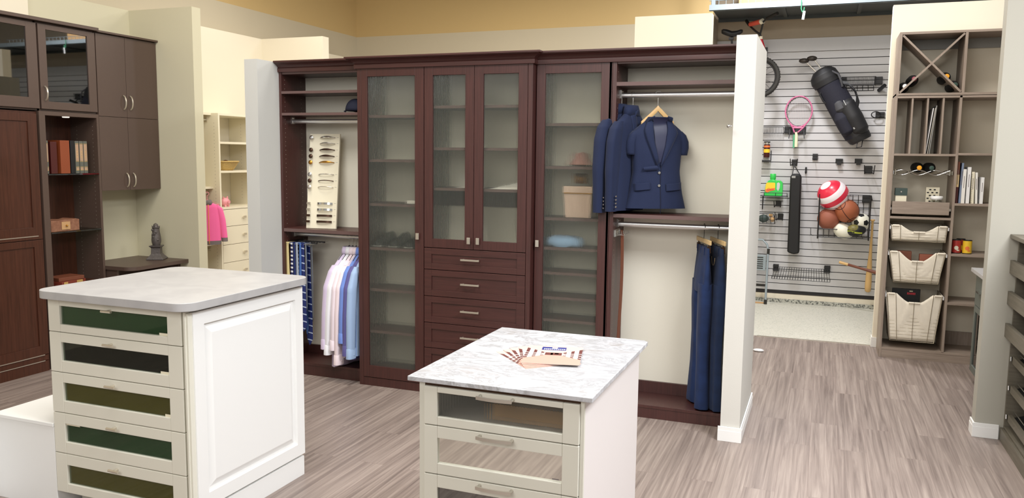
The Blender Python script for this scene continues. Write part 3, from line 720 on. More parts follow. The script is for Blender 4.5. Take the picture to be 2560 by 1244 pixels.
# ================================================================ shoe dresser on the right
dr = thing('shoe_dresser', 'olive grey open-front dresser with slanted fence shelves, against the right wall', 'dresser', (1.3, 4.5, 0))
panel(dr, 'side_panel', 1.075, 1.55, 5.425, 5.445, .0, 1.21, 'olivewood')
panel(dr, 'side_panel', 1.075, 1.55, 4.0, 4.02, .0, 1.21, 'olivewood')
panel(dr, 'top_panel', 1.03, 1.55, 3.98, 5.447, 1.212, 1.236, 'olivewood', .003)
panel(dr, 'back_panel', 1.53, 1.55, 4.02, 5.425, .08, 1.21, 'black')  # black back: deep shade inside the dresser painted in
panel(dr, 'kick_board', 1.058, 1.076, 3.98, 5.445, .0, .075, 'olivewood')
panel(dr, 'inner_floor', 1.076, 1.53, 4.02, 5.425, .075, .09, 'olivewood')
for (z0, z1) in ((1.006, 1.084), (.822, .900), (.628, .708)):
    m = M(); m.box(1.042, 1.066, 4.0, 5.47-.012, z0, z1); d = m.build('drawer_rail', 'olivewood', dr, bevel=.001)
    m = M(); m.box(1.076, 1.52, 4.03, 5.42, z0+.005, z0+.015); m.build('tray', 'black', d)  # tray coloured black for the shade behind the rail
for z in (.50, .325, .15):
    m = M(); s0 = len(m.v)
    m.mat('olivewood').box(1.085, 1.105, 4.03, 5.40, z-.022, z+.022); m.mat('black').add([(1.105, 4.03, z), (1.5, 4.03, z+.14), (1.5, 5.40, z+.14), (1.105, 5.40, z)], [(0, 1, 2, 3)])  # olive rail; slope behind it painted black as interior shade
    d = m.build('shoe_shelf', None, dr)
    m = M(); m.rod((1.08, 5.41, z-.01), (1.08, 5.415, z+.015), .006); m.rod((1.12, 4.05, z+.035), (1.12, 5.41, z+.035), .004); m.build('shoe_fence', 'chrome', d, smooth=40)
# greenish cabinet behind the right wall
gc = thing('base_cabinet', 'grey green base cabinet with grey counter, half hidden behind the right wall', 'cabinet', (1.4, 6.3, 0))
panel(gc, 'body', 1.11, 1.7, 5.60, 6.82, .09, .838, 'greencab')
panel(gc, 'kick_board', 1.15, 1.7, 5.60, 6.80, 0, .09, 'greencab')
panel(gc, 'countertop', 1.06, 1.72, 5.58, 6.85, .840, .868, 'grey_slab', .002)
for (y0, y1) in ((6.40, 6.81), (5.98, 6.39), (5.60, 5.97)):
    m = M(); m.box(1.092, 1.109, y0+.003, y1, .60, .82); d = m.build('drawer', 'greencab', gc, bevel=.002)
    m = M(); m.box(1.07, 1.091, (y0+y1)/2-.05, (y0+y1)/2+.05, .71, .722); m.build('bar_handle', 'chrome', d)
    m = M(); m.box(1.092, 1.109, y0+.003, y0+.05, .10, .595); m.box(1.092, 1.109, y1-.05, y1, .10, .595); m.box(1.092, 1.109, y0+.05, y1-.05, .10, .15); m.box(1.092, 1.109, y0+.05, y1-.05, .55, .595)
    d = m.build('door', 'greencab', gc, bevel=.002)
    m = M(); m.box(1.10, 1.104, y0+.05, y1-.05, .15, .55); m.build('glass_pane', 'glass_refl', d)
# ================================================================ pantry
pt = thing('pantry_unit', 'grey oak pantry shelving with wine cross, tray slots and basket bays', 'pantry unit', (.98, 7.6, 0))
PF, PB = 7.41, 7.788; G, GH = 'greywood', 'greywood_h'
panel(pt, 'side_panel', .505, .524, PF, PB, 0, 2.182, G)
panel(pt, 'side_panel', .511, .530, PF, PB, 2.182, 2.692, G)
panel(pt, 'divider_panel', .975, .994, PF, PB, .08, 2.182, G)
panel(pt, 'divider_panel', .984, 1.004, PF, PB, 2.20, 2.672, G)
panel(pt, 'side_panel', 1.46, 1.48, PF, PB, 0, 2.692, G)
panel(pt, 'top_panel', .530, 1.46, PF, PB, 2.672, 2.692, GH)
panel(pt, 'shelf', .524, 1.46, PF, PB, 2.163, 2.180, GH)
panel(pt, 'shelf', .511, 1.46, PF-.002, PB, 2.184, 2.203, GH)
panel(pt, 'shelf', .524, .975, PF, PB, 1.696, 1.714, GH)
panel(pt, 'shelf', .524, .975, PF, PB, 1.178, 1.197, GH)
panel(pt, 'shelf', .524, 1.46, PF, PB, .066, .085, GH)
panel(pt, 'kick_board', .505, 1.48, PF+.002, PF+.02, 0, .066, GH)
panel(pt, 'cleat', .530, 1.46, PB-.018, PB, 2.59, 2.672, 'inner_grey')
for z in (1.723, 1.318, .905, .503): panel(pt, 'shelf', .994, 1.46, PF, PB, z-.019, z, GH)
panel(pt, 'back_board', .994, 1.46, PB-.018, PB, .085, .20, G)
for k in range(3):
    x = .524+(.975-.524)*(k+1)/4; panel(pt, 'slot_divider', x-.007, x+.007, PF+.004, PB, 1.714, 2.163, G)
m = M(); cx, cz = (.530+.984)/2, (2.203+2.672)/2; hw, hh = (.984-.530)/2, (2.672-2.203)/2; L_ = math.hypot(hw, hh); a = math.atan2(hh, hw)
for s in (1, -1):
    nx, nz = -math.sin(a*s)*.0075, math.cos(a*s)*.0075; dx, dz = math.cos(a*s), math.sin(a*s); l = L_-.008
    m.prism([(cx-dx*l-nx, cz-dz*l-nz), (cx+dx*l-nx, cz+dz*l-nz), (cx+dx*l+nx, cz+dz*l+nz), (cx-dx*l+nx, cz-dz*l+nz)], PF+.003+(0 if s > 0 else .0005), PB-.09, 'xz')
m.build('wine_cross', G, pt)
# pull-out tray
m = M(); m.box(.534, .958, PF+.0, PF+.016, 1.218, 1.322); m.box(.534, .546, PF+.016, PB-.05, 1.218, 1.29); m.box(.946, .958, PF+.016, PB-.05, 1.218, 1.29); m.box(.546, .946, PF+.016, PB-.05, 1.22, 1.232)
tr = m.build('pullout_tray', GH, pt, bevel=.002)
m = M(); m.box(.525, .533, PF+.03, PB-.06, 1.25, 1.27); m.box(.959, .973, PF+.03, PB-.06, 1.25, 1.27); m.build('drawer_slide', 'chrome', tr)
plain('hat_rose', (190, 140, 130), .8)
# ================================================================ pantry contents
def wine(x, z, cap, label, k):
    t = thing('wine_bottle', label, 'bottle', (x, 7.60, z), 0, 'wine bottles lying in the wine cross', local=True)
    m = M(); m.lathe((0, 0, 0), [(.004, .16), (.038, .155), (.042, .14), (.042, -.03), (.039, -.06), (.018, -.10), (.0145, -.12), (.0145, -.15)], 24, 'y'); m.build('glass_body', 'bottle_dark', t, smooth=50)
    m = M(); m.lathe((0, 0, 0), [(.017, -.115), (.019, -.152), (.017, -.158), (.004, -.159)], 20, 'y'); m.build('foil_cap', cap, t, smooth=50)
plain('bottle_dark', (12, 12, 13), .7); plain('cap_white', (220, 218, 216), .3, .3); plain('cap_wine', (150, 70, 84), .35); plain('cap_gold', (236, 164, 40), .35); plain('cap_green', (70, 92, 84), .3, .5)
wine(.574, 2.262, 'cap_white', 'wine bottle with a white cap, lowest in the left pocket of the wine cross', 0)
wine(.640, 2.320, 'cap_wine', 'wine bottle with a wine-red cap, resting higher in the left pocket of the cross', 1)
wine(.876, 2.336, 'cap_gold', 'wine bottle with a yellow-orange cap, upper one in the right pocket of the cross', 2)
wine(.940, 2.268, 'cap_green', 'wine bottle with a dull green cap, lowest in the right pocket of the cross', 3)
# serving boards in the third slot
for k, (x, tilt, h, mt, lb) in enumerate(((.770, .10, .37, 'white', 'white serving board leaning leftmost in the third pantry slot'), (.785, .10, .37, 'satin', 'grey metal sheet tray leaning in the third slot, right of the white board'), (.797, .085, .39, 'inner_grey', 'dark grey tray leaning in the third slot against the divider'))):
    m = M(); m.box(-.003, .003, -.15, .15, 0, h); m.xf(Matrix.Translation((x-.012, 7.59, 1.715))@Matrix.Rotation(tilt, 4, 'Y'))
    tag(m.build('serving_tray', mt, bevel=.001), lb, 'tray')
# wavy wire wine shelf
wr = thing('wine_rack_shelf', 'wavy chrome pull-out wine rack holding lying bottles, over the pantry tray', 'wine rack', (.75, 7.5, 1.56))
m = M()
for y in (7.425, 7.60):
    for ph in (0, PI):
        m.tube([(.545+.40*k/24, y, 1.562+.020*math.sin(ph+.4+2*PI*1.6*k/24)) for k in range(25)], .0035, 6)
m.build('wavy_wires', 'chrome', wr, smooth=60)
m = M()
for x in (.53, .962):
    m.box(x-.003, x+.003, 7.42, 7.76, 1.545, 1.575)
for x in (.545, .945):
    m.rod((x, 7.425, 1.54), (x, 7.425, 1.585), .0035)
m.build('slide_rails', 'chrome', wr)
wine(.72, 1.60, 'cap_gold', 'amber-necked bottle lying left on the wavy chrome rack', 4)
wine(.81, 1.60, 'cap_green', 'black bottle lying right on the wavy chrome rack', 5)
for o in list(bpy.data.objects):
    if o.get('label', '').endswith('wavy chrome rack'): o['group'] = 'bottles on the wavy chrome rack'; o.location.y = 7.575
bx_ = thing('tea_box', 'cream carton with dark green lid, left in the pantry pull-out tray', 'box', (.600, 7.49, 1.234), 0, None, local=True)
m = M(); m.box(-.042, .042, -.035, .035, 0, .135); m.build('carton', 'ivory', bx_, bevel=.001)
m = M(); m.box(-.046, .046, -.039, .039, .135, .195); m.build('lid', 'teal_dark', bx_, bevel=.001)
m = M(); m.lathe((0, -.0405, .165), [(.006, 0), (.005, -.001), (.001, -.001)], 12, 'y'); m.build('seal', 'satin', bx_)
jb = thing('patterned_box', 'white box with black oblong dots, standing behind the glass jar in the pantry tray', 'box', (.845, 7.58, 1.234), 0, None, local=True)
m = M(); m.mat('ivory').box(-.05, .05, -.02, .02, 0, .205); m.mat('black')
for r in range(8):
    for c in range(3):
        x = -.035+c*.033+(.016 if r % 2 else 0)
        if x < .045: m.box(x-.008, x+.008, -.0206, -.02, .012+r*.024, .022+r*.024)
m.build('printed_carton', None, jb)
jr = thing('glass_jar', 'clear glass jar with brown pasta shapes and white lid, right in the pantry tray', 'jar', (.868, 7.48, 1.234), 0, None, local=True)
m = M(); m.lathe((0, 0, 0), [(.038, 0), (.042, .006), (.042, .085), (.036, .10), (.036, .112)], 28); m.build('glass_body', 'acrylic', jr, smooth=50)
m = M(); m.lathe((0, 0, 0), [(.002, .003), (.039, .004), (.039, .07), (.03, .08), (.002, .082)], 24); m.build('contents', 'leather_brown', jr, smooth=50)
m = M(); m.lathe((0, 0, 0), [(.044, .108), (.048, .113), (.048, .130), (.042, .136), (.002, .137)], 28); m.build('lid', 'white', jr, smooth=50)
# canvas baskets
def canvas_basket(x0, x1, ztop, zbot, dip, taper, label, contents):
    t = thing('wire_basket', label, 'basket', ((x0+x1)/2, 7.55, zbot), 0, 'canvas lined pull-out wire baskets in the pantry')
    y0, y1 = PF+.012, PB-.03; n = 28
    def topz(u):  # front lip height with a scooped dip
        a = abs(u-.5)*2
        return ztop-dip*(1-min(max((a-.22)/.42, 0), 1)**1.3) if a < .64 else ztop
    m = M(); m.mat('canvas')
    rnd = random.Random(int(ztop*1000))
    def pt_(u, v, y):  # v 0 top 1 bottom
        zt_ = topz(u); z = zt_+(zbot+.008-zt_)*v; w = 1-taper*((ztop-z)/(ztop-zbot)); cx = (x0+x1)/2-.0*taper
        x = cx+(u-.5)*(x1-x0)*w
        return x, z
    grid = []
    for j in range(13):
        row = []
        for i in range(n+1):
            x, z = pt_(i/n, j/12, 0); y = y0+.010*(j/12)+.0035*math.sin(z*260)*math.sin(PI*i/n)+rnd.uniform(-.0012, .0012)-.006*math.sin(PI*j/12)*abs(math.sin(PI*2*i/n))
            row.append((x, y, z))
        grid.append(row)
    m.rings(grid, close=False, caps=False)
    # sides and back
    w = 1-taper
    cx = (x0+x1)/2; hw_ = (x1-x0)/2
    for s in (-1, 1):
        m.add([(cx+s*hw_, y0, ztop), (cx+s*hw_, y1, ztop), (cx+s*hw_*w, y1, zbot+.008), (cx+s*hw_*w, y0+.01, zbot+.008)], [(0, 1, 2, 3)])
    m.add([(cx-hw_, y1, ztop), (cx+hw_, y1, ztop), (cx+hw_*w, y1, zbot+.008), (cx-hw_*w, y1, zbot+.008)], [(0, 1, 2, 3)])
    m.add([(cx-hw_*w, y0+.01, zbot+.008), (cx+hw_*w, y0+.01, zbot+.008), (cx+hw_*w, y1, zbot+.008), (cx-hw_*w, y1, zbot+.008)], [(0, 1, 2, 3)])
    m.mat('canvas_line')
    nz = max(3, int((ztop-zbot)/.036))
    lin_ = m.build('canvas_liner', None, t, smooth=60); sd = lin_.modifiers.new('thick', 'SOLIDIFY'); sd.thickness = .002
    for (a, b_) in ((.02, .14), (.40, .50), (.505, .61), (.86, .98)):
        m = M(); pa, pb = pt_(a, 0, 0), pt_(b_, 0, 0); m.tube([(pa[0], y0-.004, pa[1]-.004), (pb[0], y0-.004, pb[1]-.004)], .0085, 8); m.build('lip_tab', 'canvas', t, smooth=50)
    m = M()
    yf = y0-.006
    for j in range(nz+1):
        z = zbot+(ztop-dip-.02-zbot)*j/nz; w_ = 1-taper*((ztop-z)/(ztop-zbot)); m.rod((cx-hw_*w_, yf+.010, z), (cx+hw_*w_, yf+.010, z), .0012, 5)
    for u in (.16, .5, .84):
        pts = [pt_(u, v/6, 0) for v in range(7)]; m.tube([(x, yf, z) for x, z in pts]+[(pts[-1][0], yf, zbot)], .0022, 6)
    m.tube([(cx-hw_, y0, ztop-.006), (cx-hw_*w, y0, zbot), (cx+hw_*w, y0, zbot), (cx+hw_, y0, ztop-.006)], .0028, 6)
    m.tube([(cx-hw_, y1, ztop-.006), (cx-hw_*w, y1, zbot), (cx+hw_*w, y1, zbot), (cx+hw_, y1, ztop-.006)], .0028, 6)
    for s in (-1, 1):
        m.rod((cx+s*hw_, y0, ztop-.006), (cx+s*hw_, y1, ztop-.006), .0028, 6); m.rod((cx+s*hw_*w, y0, zbot), (cx+s*hw_*w, y1, zbot), .0028, 6)
    m.build('wire_frame', 'steel_wire', t, smooth=50)
    for s in (-1, 1): m = M(); m.box(cx+s*(hw_+.003), cx+s*(hw_+.012), y0+.005, y1, ztop-.035, ztop-.01); m.build('basket_rail', 'white', t)
    return t
canvas_basket(.541, .958, 1.125, .995, .052, .05, 'shallow canvas-lined wire basket, topmost of the three in the pantry', None)
canvas_basket(.541, .958, .905, .648, .075, .20, 'medium canvas-lined wire basket, middle of the three in the pantry', None)
canvas_basket(.541, .958, .552, .150, .070, .20, 'deep canvas-lined wire basket, lowest of the three in the pantry', None)
m = M(); m.mat('black').box(.585, .80, 7.50, 7.53, .30, .582); m.mat('bike_red')
x = .70
for k in range(6): m.box(x+k*.011, x+k*.011+.007, 7.4985, 7.50, .535, .553)
m.mat('grip').box(.716, .742, 7.4985, 7.50, .562, .568)
tag(m.build('cookbook', None, bevel=.001), 'black book with small red lettering standing in the deepest pantry basket', 'book')
m = M(); m.box(.60, .71, 7.46, 7.52, .70, .905); tag(m.build('paper_packet', 'leather_brown', bevel=.004), 'brown paper packet, left in the middle pantry basket', 'packet')
m = M(); m.box(.77, .92, 7.46, 7.52, .70, .885); tag(m.build('paper_packet', 'basket_brown2', bevel=.004), 'reddish brown packet, right in the middle pantry basket', 'packet')
# cookbooks on the right bay shelf
bk = [(1.006, .018, .335, 'leather_brown', 0, 'tall brown and cream spined book, leftmost on the pantry book shelf'), (1.030, .014, .325, 'fabric_bluegrey', .02, 'slim blue-grey book, second from left on the pantry book shelf'),
      (1.052, .026, .275, 'paper', 0, 'white spined book, third from left on the pantry book shelf'), (1.086, .024, .292, 'white', 0, 'thick white book, tallest of the white books in the pantry'),
      (1.122, .020, .255, 'ivory', -.03, 'spiral bound white notebook between the thick white book and the leaning one'), (1.150, .016, .250, 'paper', -.05, 'thin white book leaning left on the pantry book shelf'), (1.184, .022, .212, 'white', 0, 'short white book, rightmost on the pantry book shelf')]
plain('fabric_bluegrey', (120, 134, 158), .6)
for k, (x, w, h, mt, tl, lb) in enumerate(bk):
    t = thing('book', lb, 'book', (x, 7.52, 1.319), 0, 'books on the pantry shelf', local=True)
    R_ = Matrix.Rotation(tl, 4, 'Y')
    m = M(); m.mat(mt).box(-w/2, w/2, -.085, .085, 0, h)
    if k == 0: m.mat('pale_maple').box(-w/2-.0002, w/2+.0002, -.0855, -.08, .13, .23); m.mat('book_maroon').box(-w/2-.0002, w/2+.0002, -.0855, -.08, 0, .13)
    m.mat('grey_knit').box(-.002, .002, -.0856, -.085, h*.45, h*.8)
    m.xf(R_); m.build('cover', None, t, bevel=.001)
    if k == 4:
        m = M()
        for j in range(16): m.tube([(-w/2+.002+.004*math.cos(a), -.085+.004*math.sin(a), .01+j*h/17) for a in (0, 1.2, 2.4, 3.6, 4.8)], .0008, 4, True)
        m.xf(R_); m.build('spiral_wire', 'blackwire', t)
def can(x, y, z, body, patch, lb, r=.034, h=.112):
    t = thing('food_can', lb, 'can', (x, y, z), 0, 'food cans on the pantry shelf', local=True)
    m = M(); m.lathe((0, 0, 0), [(.004, .004), (r-.003, .003), (r, 0), (r, h), (r-.003, h), (r-.004, h-.003), (.002, h-.003)], 28); m.build('tin', 'can_top', t, smooth=40)
    m = M(); m.mat(body).lathe((0, 0, 0), [(r+.0004, .006), (r+.0004, h-.006)], 28); m.mat(patch)
    for (aa, z0, z1, wd) in ((-.1, .03, .062, .5), (.3, .02, .032, .35)):
        a_, b_ = [], []
        for q in range(9):
            th = -PI/2+aa+(q/8-.5)*2*wd; dz = .5*(z1-z0)*math.sqrt(max(0, 1-((q/8-.5)*2)**2)); zc = (z0+z1)/2
            a_.append(((r+.001)*math.cos(th), (r+.001)*math.sin(th), zc-dz)); b_.append(((r+.001)*math.cos(th), (r+.001)*math.sin(th), zc+dz))
        m.rings([a_, b_], close=False, caps=False)
    m.build('paper_label', None, t, smooth=60)
    return t
can(1.040, 7.50, .906, 'can_red', 'ivory', 'red labelled food can, left on the pantry can shelf')
can(1.118, 7.49, .906, 'can_yellow', 'label_orange', 'yellow labelled food can, right on the pantry can shelf')
can(1.085, 7.60, .906, 'can_red', 'label_yellow', 'dark-lidded can standing behind the red and yellow cans')
# ================================================================ left shelf things
BKY = XL-.02
def lbook(y, w, h, kind, lb, z=1.479, depth=.17, x=None):
    x = x or XL-.045
    t = thing('book', lb, 'book', (x, y, z), 0, 'leather books on the glass shelf', local=True)
    m = M()
    if kind == 'set':
        m.mat('book_band').box(-depth, 0, -w/2, w/2, 0, h); m.mat('book_tan').box(-.002, .0008, -w/2+.002, w/2-.002, h*.38, h*.90); m.box(-.002, .0008, -w/2+.002, w/2-.002, h*.10, h*.18)
        m.mat('gilt')
        for f in (.09, .19, .36, .91): m.box(-.002, .0012, -w/2+.001, w/2-.001, h*f, h*f+.003)
        for f in (.48, .56, .64): m.box(-.002, .0014, -.003, .003, h*f, h*f+.012)
    else: m.mat(kind).box(-depth, 0, -w/2, w/2, 0, h)
    m.build('cover', None, t, bevel=.002); return t
lbook(4.437, .034, .248, 'set', 'tan and grey gilt-banded volume standing alone at the left of the glass shelf')
lbook(4.500, .055, .24, 'book_maroon', 'dark maroon book, between the lone gilt volume and the rust book')
bpy.data.objects[-1] if False else None
lbook(4.598, .082, .252, 'book_rust', 'wide rust-brown leather book in the middle of the glass shelf')
lbook(4.664, .034, .252, 'book_black', 'black spined book right of the rust-brown one')
lbook(4.706, .032, .250, 'set', 'tan gilt-banded volume, first of the three at the right of the shelf')
lbook(4.745, .034, .250, 'set', 'tan gilt-banded volume, middle of the three at the right of the shelf')
lbook(4.783, .034, .250, 'set', 'tan gilt-banded volume, last of the three, against the bookshelf side')
tb = thing('trinket_box', 'reddish inlaid wooden trinket box with small brass knob, on the lower glass shelf', 'box', (-5.50, 4.55, 1.039), 0, None, local=True)
m = M()
xs_ = [(-.10, .078), (-.03, .082), (.0, .084), (.05, .082), (.1, .086)]
m.prism([(-.12, 0), (.13, 0), (.13, .085), (.10, .092), (.06, .084), (0, .088), (-.06, .082), (-.12, .085)], -.07, .07, 'yz'); m.build('case', 'inlaid', tb, bevel=.002)
m = M(); m.box(.070, .074, -.03, .045, .012, .072); d = m.build('front_drawer', 'tan_wood_in', tb, bevel=.001)
m = M(); m.sphere((.082, .008, .042), .008, 10, 6); m.build('knob', 'gold', d, smooth=True)
m = M(); m.mat('book_red').box(-.16, 0, -.12, .12, 0, .03); m.mat('gilt').box(-.001, .001, -.10, -.06, .004, .026); m.box(-.001, .001, .03, .09, .004, .026)
t = thing('book', 'red leather book with gilt spine lying flat, low in the bookshelf', 'book', (XL-.02, 4.60, .621), .12, None, local=True); m.build('cover', None, t, bevel=.002)
m = M(); m.box(-.16, 0, -.11, .11, 0, .028); t = thing('book', 'dark brown leather book lying flat on top of the red one', 'book', (XL-.03, 4.59, .652), -.05, None, local=True); m.build('cover', 'leather_brown', t, bevel=.002)
# statue
stt = thing('owl_statue', 'dark pewter owl-shaped statue on a flared pedestal, on the desk corner', 'statue', (-5.36, 5.385, .7305), .5, None, local=True)
m = M()
def sq(w, z, n=4, ry=1): return [(-w, -w*ry, z), (w, -w*ry, z), (w, w*ry, z), (-w, w*ry, z)]
m.rings([sq(.070, 0), sq(.072, .006), sq(.060, .022), sq(.045, .038), sq(.042, .045), sq(.038, .05), sq(.036, .098), sq(.040, .106), sq(.050, .114), sq(.050, .120)]); m.build('pedestal', 'pewter', stt, bevel=.002)
m = M(); m.lathe((0, 0, .12), [(.004, 0), (.030, .001), (.038, .025), (.040, .05), (.037, .08), (.032, .11), (.029, .14), (.028, .15)], 20)
m.sphere((-.022, -.02, .135+.12), .012, 8, 6); m.sphere((.018, -.026, .05+.12), .013, 10, 6); m.sphere((-.014, -.03, .075+.12), .010, 8, 6); m.sphere((.0, -.034, .10+.12), .009, 8, 6)
for k in range(6): m.sphere((.034*math.cos(k), .034*math.sin(k), .16+.015*k), .008, 8, 5)
m.build('body', 'pewter', stt, smooth=50)
m = M(); m.sphere((0, 0, .278), .022, 14, 8, (1, 1, 1.1)); m.lathe((0, 0, .268), [(.03, 0), (.034, .004), (.03, .008)], 14)
m.prism([(-.030, .27), (-.034, .292), (-.018, .278)], -.004, .004, 'xz'); m.prism([(.030, .27), (.034, .292), (.018, .278)], -.004, .004, 'xz'); m.tube([(-.02, 0, .285), (-.014, 0, .303), (0, 0, .31), (.014, 0, .303), (.02, 0, .285)], .004, 6)
m.build('head', 'pewter', stt, smooth=50)
# ================================================================ sample board of handles
B0 = Vector((-3.62, 5.06, 1.102)); BT = Vector((-3.575, 5.27, 1.812))
sb = thing('handle_sample_board', 'white display board with rows of cabinet knobs and pulls, leaning in the left wardrobe bay', 'display board', (-3.480, 5.09, 1.1015), 0, None, local=True)
tilt = math.atan2(.09, .71); lean = Matrix.Rotation(-.0+0, 4, 'Y')
MX = Matrix.Rotation(.10, 4, 'Z')@Matrix.Rotation(-tilt, 4, 'X')@Matrix.Rotation(-.004, 4, 'Y')
bw, bh = .245, .705
m = M(); m.box(-bw/2, bw/2, 0, .016, 0, bh); m.xf(MX); m.build('board', 'ivory', sb, bevel=.001)
def on_board(name, fn, mt):
    m = M(); fn(m); m.xf(MX); m.build(name, mt, sb, smooth=40)
rows = [(.675, 'k', 'chrome', 'oval'), (.630, None, 'satin', 'oval'), (.583, 'k', 'bronze', 'oval'), (.536, 'k', 'bronze', 'oval'), (.490, 'k', 'gold', 'oval'),
        (.400, 'k', 'chrome', 'thin'), (.353, 'k', 'bronze', 'thin'), (.306, 'k', 'nickel', 'thin'), (.185, 's', 'chrome', 'flat'), (.140, 's', 'chrome', 'flat'), (.095, 's', 'bronze', 'flat'), (.050, 's', 'bronze', 'flat')]
for z, kk, mt, style in rows:
    if kk == 'k': on_board('knob', lambda m: m.lathe((-.10, 0, z), [(.006, 0), (.006, -.012), (.015, -.016), (.016, -.022), (.010, -.027), (.001, -.028)], 16, 'y'), mt)
    if kk == 's': on_board('knob', lambda m: (m.rod((-.10, 0, z), (-.10, -.015, z), .005), m.box(-.115, -.086, -.022, -.014, z-.008, z+.008)), mt)
    def pf(m):
        x0, x1 = -.036, .088
        P = [(x0+(x1-x0)*k/8, -.004-.020*math.sin(PI*k/8)**.6, z+(.004*math.sin(PI*k/8) if style != 'flat' else 0)) for k in range(9)]
        if style == 'oval': m.tube(P, [.003, .004, .006, .008, .008, .008, .006, .004, .003], 8)
        elif style == 'thin': m.tube(P, .0032, 8)
        else: m.flat(P, .016, .003, (0, 0, 1))
    on_board('pull_handle', pf, mt)
    m = M(); m.box(.098, .114, -.0006, 0, z+.002, z+.004); m.xf(MX); m.build('tiny_caption', 'inner_grey', sb)
# cap
cp = thing('peaked_hat', 'navy peaked sports hat with a small white mark, on the upper left wardrobe shelf', 'hat', (-3.165, 5.09, 1.9485), math.radians(-35), None, local=True)
m = M(); n = 24; rs = []
for i in range(9):
    a = PI/2*i/8; r = .078*math.cos(a)**.85 if i < 8 else .002; rs.append([(r*1.12*math.cos(2*PI*k/n), r*math.sin(2*PI*k/n), .012+.088*math.sin(a)) for k in range(n)])
m.rings(rs); m.build('crown', 'fabric_navy_dark', cp, smooth=True)
m = M(); a_ = []; b_ = []; 
for k in range(13):
    th = PI*.72+PI*.56*k/12
    a_.append((.082*math.cos(th), .078*math.sin(th), .020)); b_.append((.082*math.cos(th)-.085*math.sin(PI*k/12)**.5, .078*math.sin(th)*1.02, .020-.0-.018*abs(k/6-1)**2+.004))
m.rings([a_, b_], close=False, caps=False); br_ = m.build('brim', 'fabric_navy_dark', cp, smooth=True); sd = br_.modifiers.new('t', 'SOLIDIFY'); sd.thickness = .004
m = M(); pts = [(-.02, .048), (.0, .046), (.03, .062), (.004, .054), (-.014, .056)]; P3 = []
for yy, z in pts:
    a = math.asin(min(1, (z-.012)/.088)); r = .078*math.cos(a)**.85+.0015; x = -math.sqrt(max(0, 1-(yy/r)**2))*r*1.12; P3.append((x-.001, yy-.0, z))
m.add(P3, [(0, 1, 2, 3, 4)]); em = m.build('emblem', 'white', cp); sd = em.modifiers.new('t', 'SOLIDIFY'); sd.thickness = .003
# things behind the ribbed glass
m = M(); m.box(-2.36, -2.20, 5.07, 5.20, 1.4345, 1.437); m.box(-2.33, -2.22, 5.17, 5.18, 1.437, 1.53); tag(m.build('price_card', 'paper'), 'white folded card on the shelf behind the left ribbed hutch door', 'card')
m = M(); m.add([(-2.09, 5.0, 1.4345), (-1.83, 5.0, 1.4345), (-1.83, 5.16, 1.4345), (-2.09, 5.16, 1.4345), (-2.06, 5.02, 1.44), (-1.83, 5.02, 1.455), (-1.83, 5.15, 1.50), (-2.06, 5.15, 1.45)], [(0, 1, 2, 3), (4, 5, 6, 7), (0, 1, 5, 4), (1, 2, 6, 5), (2, 3, 7, 6), (3, 0, 4, 7)])
tag(m.build('paper_stack', 'paper'), 'sloping stack of white papers behind the right ribbed hutch door', 'papers')
m = M(); m.box(-2.72, -2.60, 5.02, 5.10, 1.3125, 1.336); tag(m.build('folded_cloth', 'paper', bevel=.005), 'small white folded cloth on a shelf of the left glass tower', 'cloth')
shs = []
for k in range(3):
    x = -2.955+k*.125
    t = thing('dress_shoe', ['black dress shoe, leftmost behind the left tower glass', 'black dress shoe, middle one behind the left tower glass', 'black dress shoe, rightmost behind the left tower glass'][k], 'shoe', (x, 5.13, 1.001), 0, 'black shoes in the left glass tower', local=True)
    m = M(); rs = []
    for (y, w, h, z0) in ((-.125, .012, .015, .012), (-.11, .034, .03, .010), (-.07, .042, .045, .010), (-.02, .038, .062, .010), (.04, .034, .082, .012), (.10, .033, .085, .014), (.12, .02, .07, .016)):
        rs.append([(w*math.cos(a), y, z0+max(0, math.sin(a))*h+(0 if math.sin(a) > 0 else 0)) for a in [2*PI*q/14 for q in range(14)]])
    m.rings(rs); m.build('upper', 'black', t, smooth=50)
    m = M(); m.box(-.036, .036, -.12, .115, 0, .011); m.build('sole', 'inner_grey', t, bevel=.004)
hb = thing('fabric_bin', 'beige lidded bin with a coiled gold handle, behind the right tower glass', 'bin', (-1.49, 5.15, 1.2585), 0, None, local=True)
m = M(); m.rings([[(-.085, -.08, 0), (.085, -.08, 0), (.085, .08, 0), (-.085, .08, 0)], [(-.095, -.09, .16), (.095, -.09, .16), (.095, .09, .16), (-.095, .09, .16)]]); m.build('bin_body', 'stone_taupe', hb, bevel=.004)
m = M(); m.box(-.10, .10, -.095, .095, .16, .205); m.build('lid', 'stone_taupe', hb, bevel=.006)
m = M(); m.box(-.095, .095, -.0965, -.094, .158, .163); m.build('metal_trim', 'gold', hb)
m = M(); m.tube([(-.04+.08*k/80, .018*math.cos(2*PI*k/8)-.02, .255+.032*math.sin(2*PI*k/8)) for k in range(81)], .003, 5); m.build('coil_handle', 'gold', hb, smooth=60)
m = M(); rs = []
for k, (w, z) in enumerate(((.13, 0), (.14, .012), (.14, .03), (.13, .05), (.10, .062), (.05, .07))):
    rs.append([(-1.60+w*math.cos(a)*(1 if abs(math.cos(a)) < .8 else .95), 5.15+.09*math.sin(a)*w/.14, 1.064+z+.004*math.sin(5*a)) for a in [2*PI*q/24 for q in range(24)]])
m.rings(rs); tag(m.build('folded_sweater', 'blue_sweater', smooth=60), 'folded pale blue sweater behind the right tower glass', 'sweater')
m = M(); m.lathe((-1.51, 5.20, 1.5925), [(.002, 0), (.05, .002), (.08, .01), (.075, .02), (.05, .05), (.04, .08), (.002, .095)], 20); tag(m.build('sun_hat', 'hat_rose', smooth=50), 'blurred pinkish hat on the second shelf behind the right tower glass', 'hat')
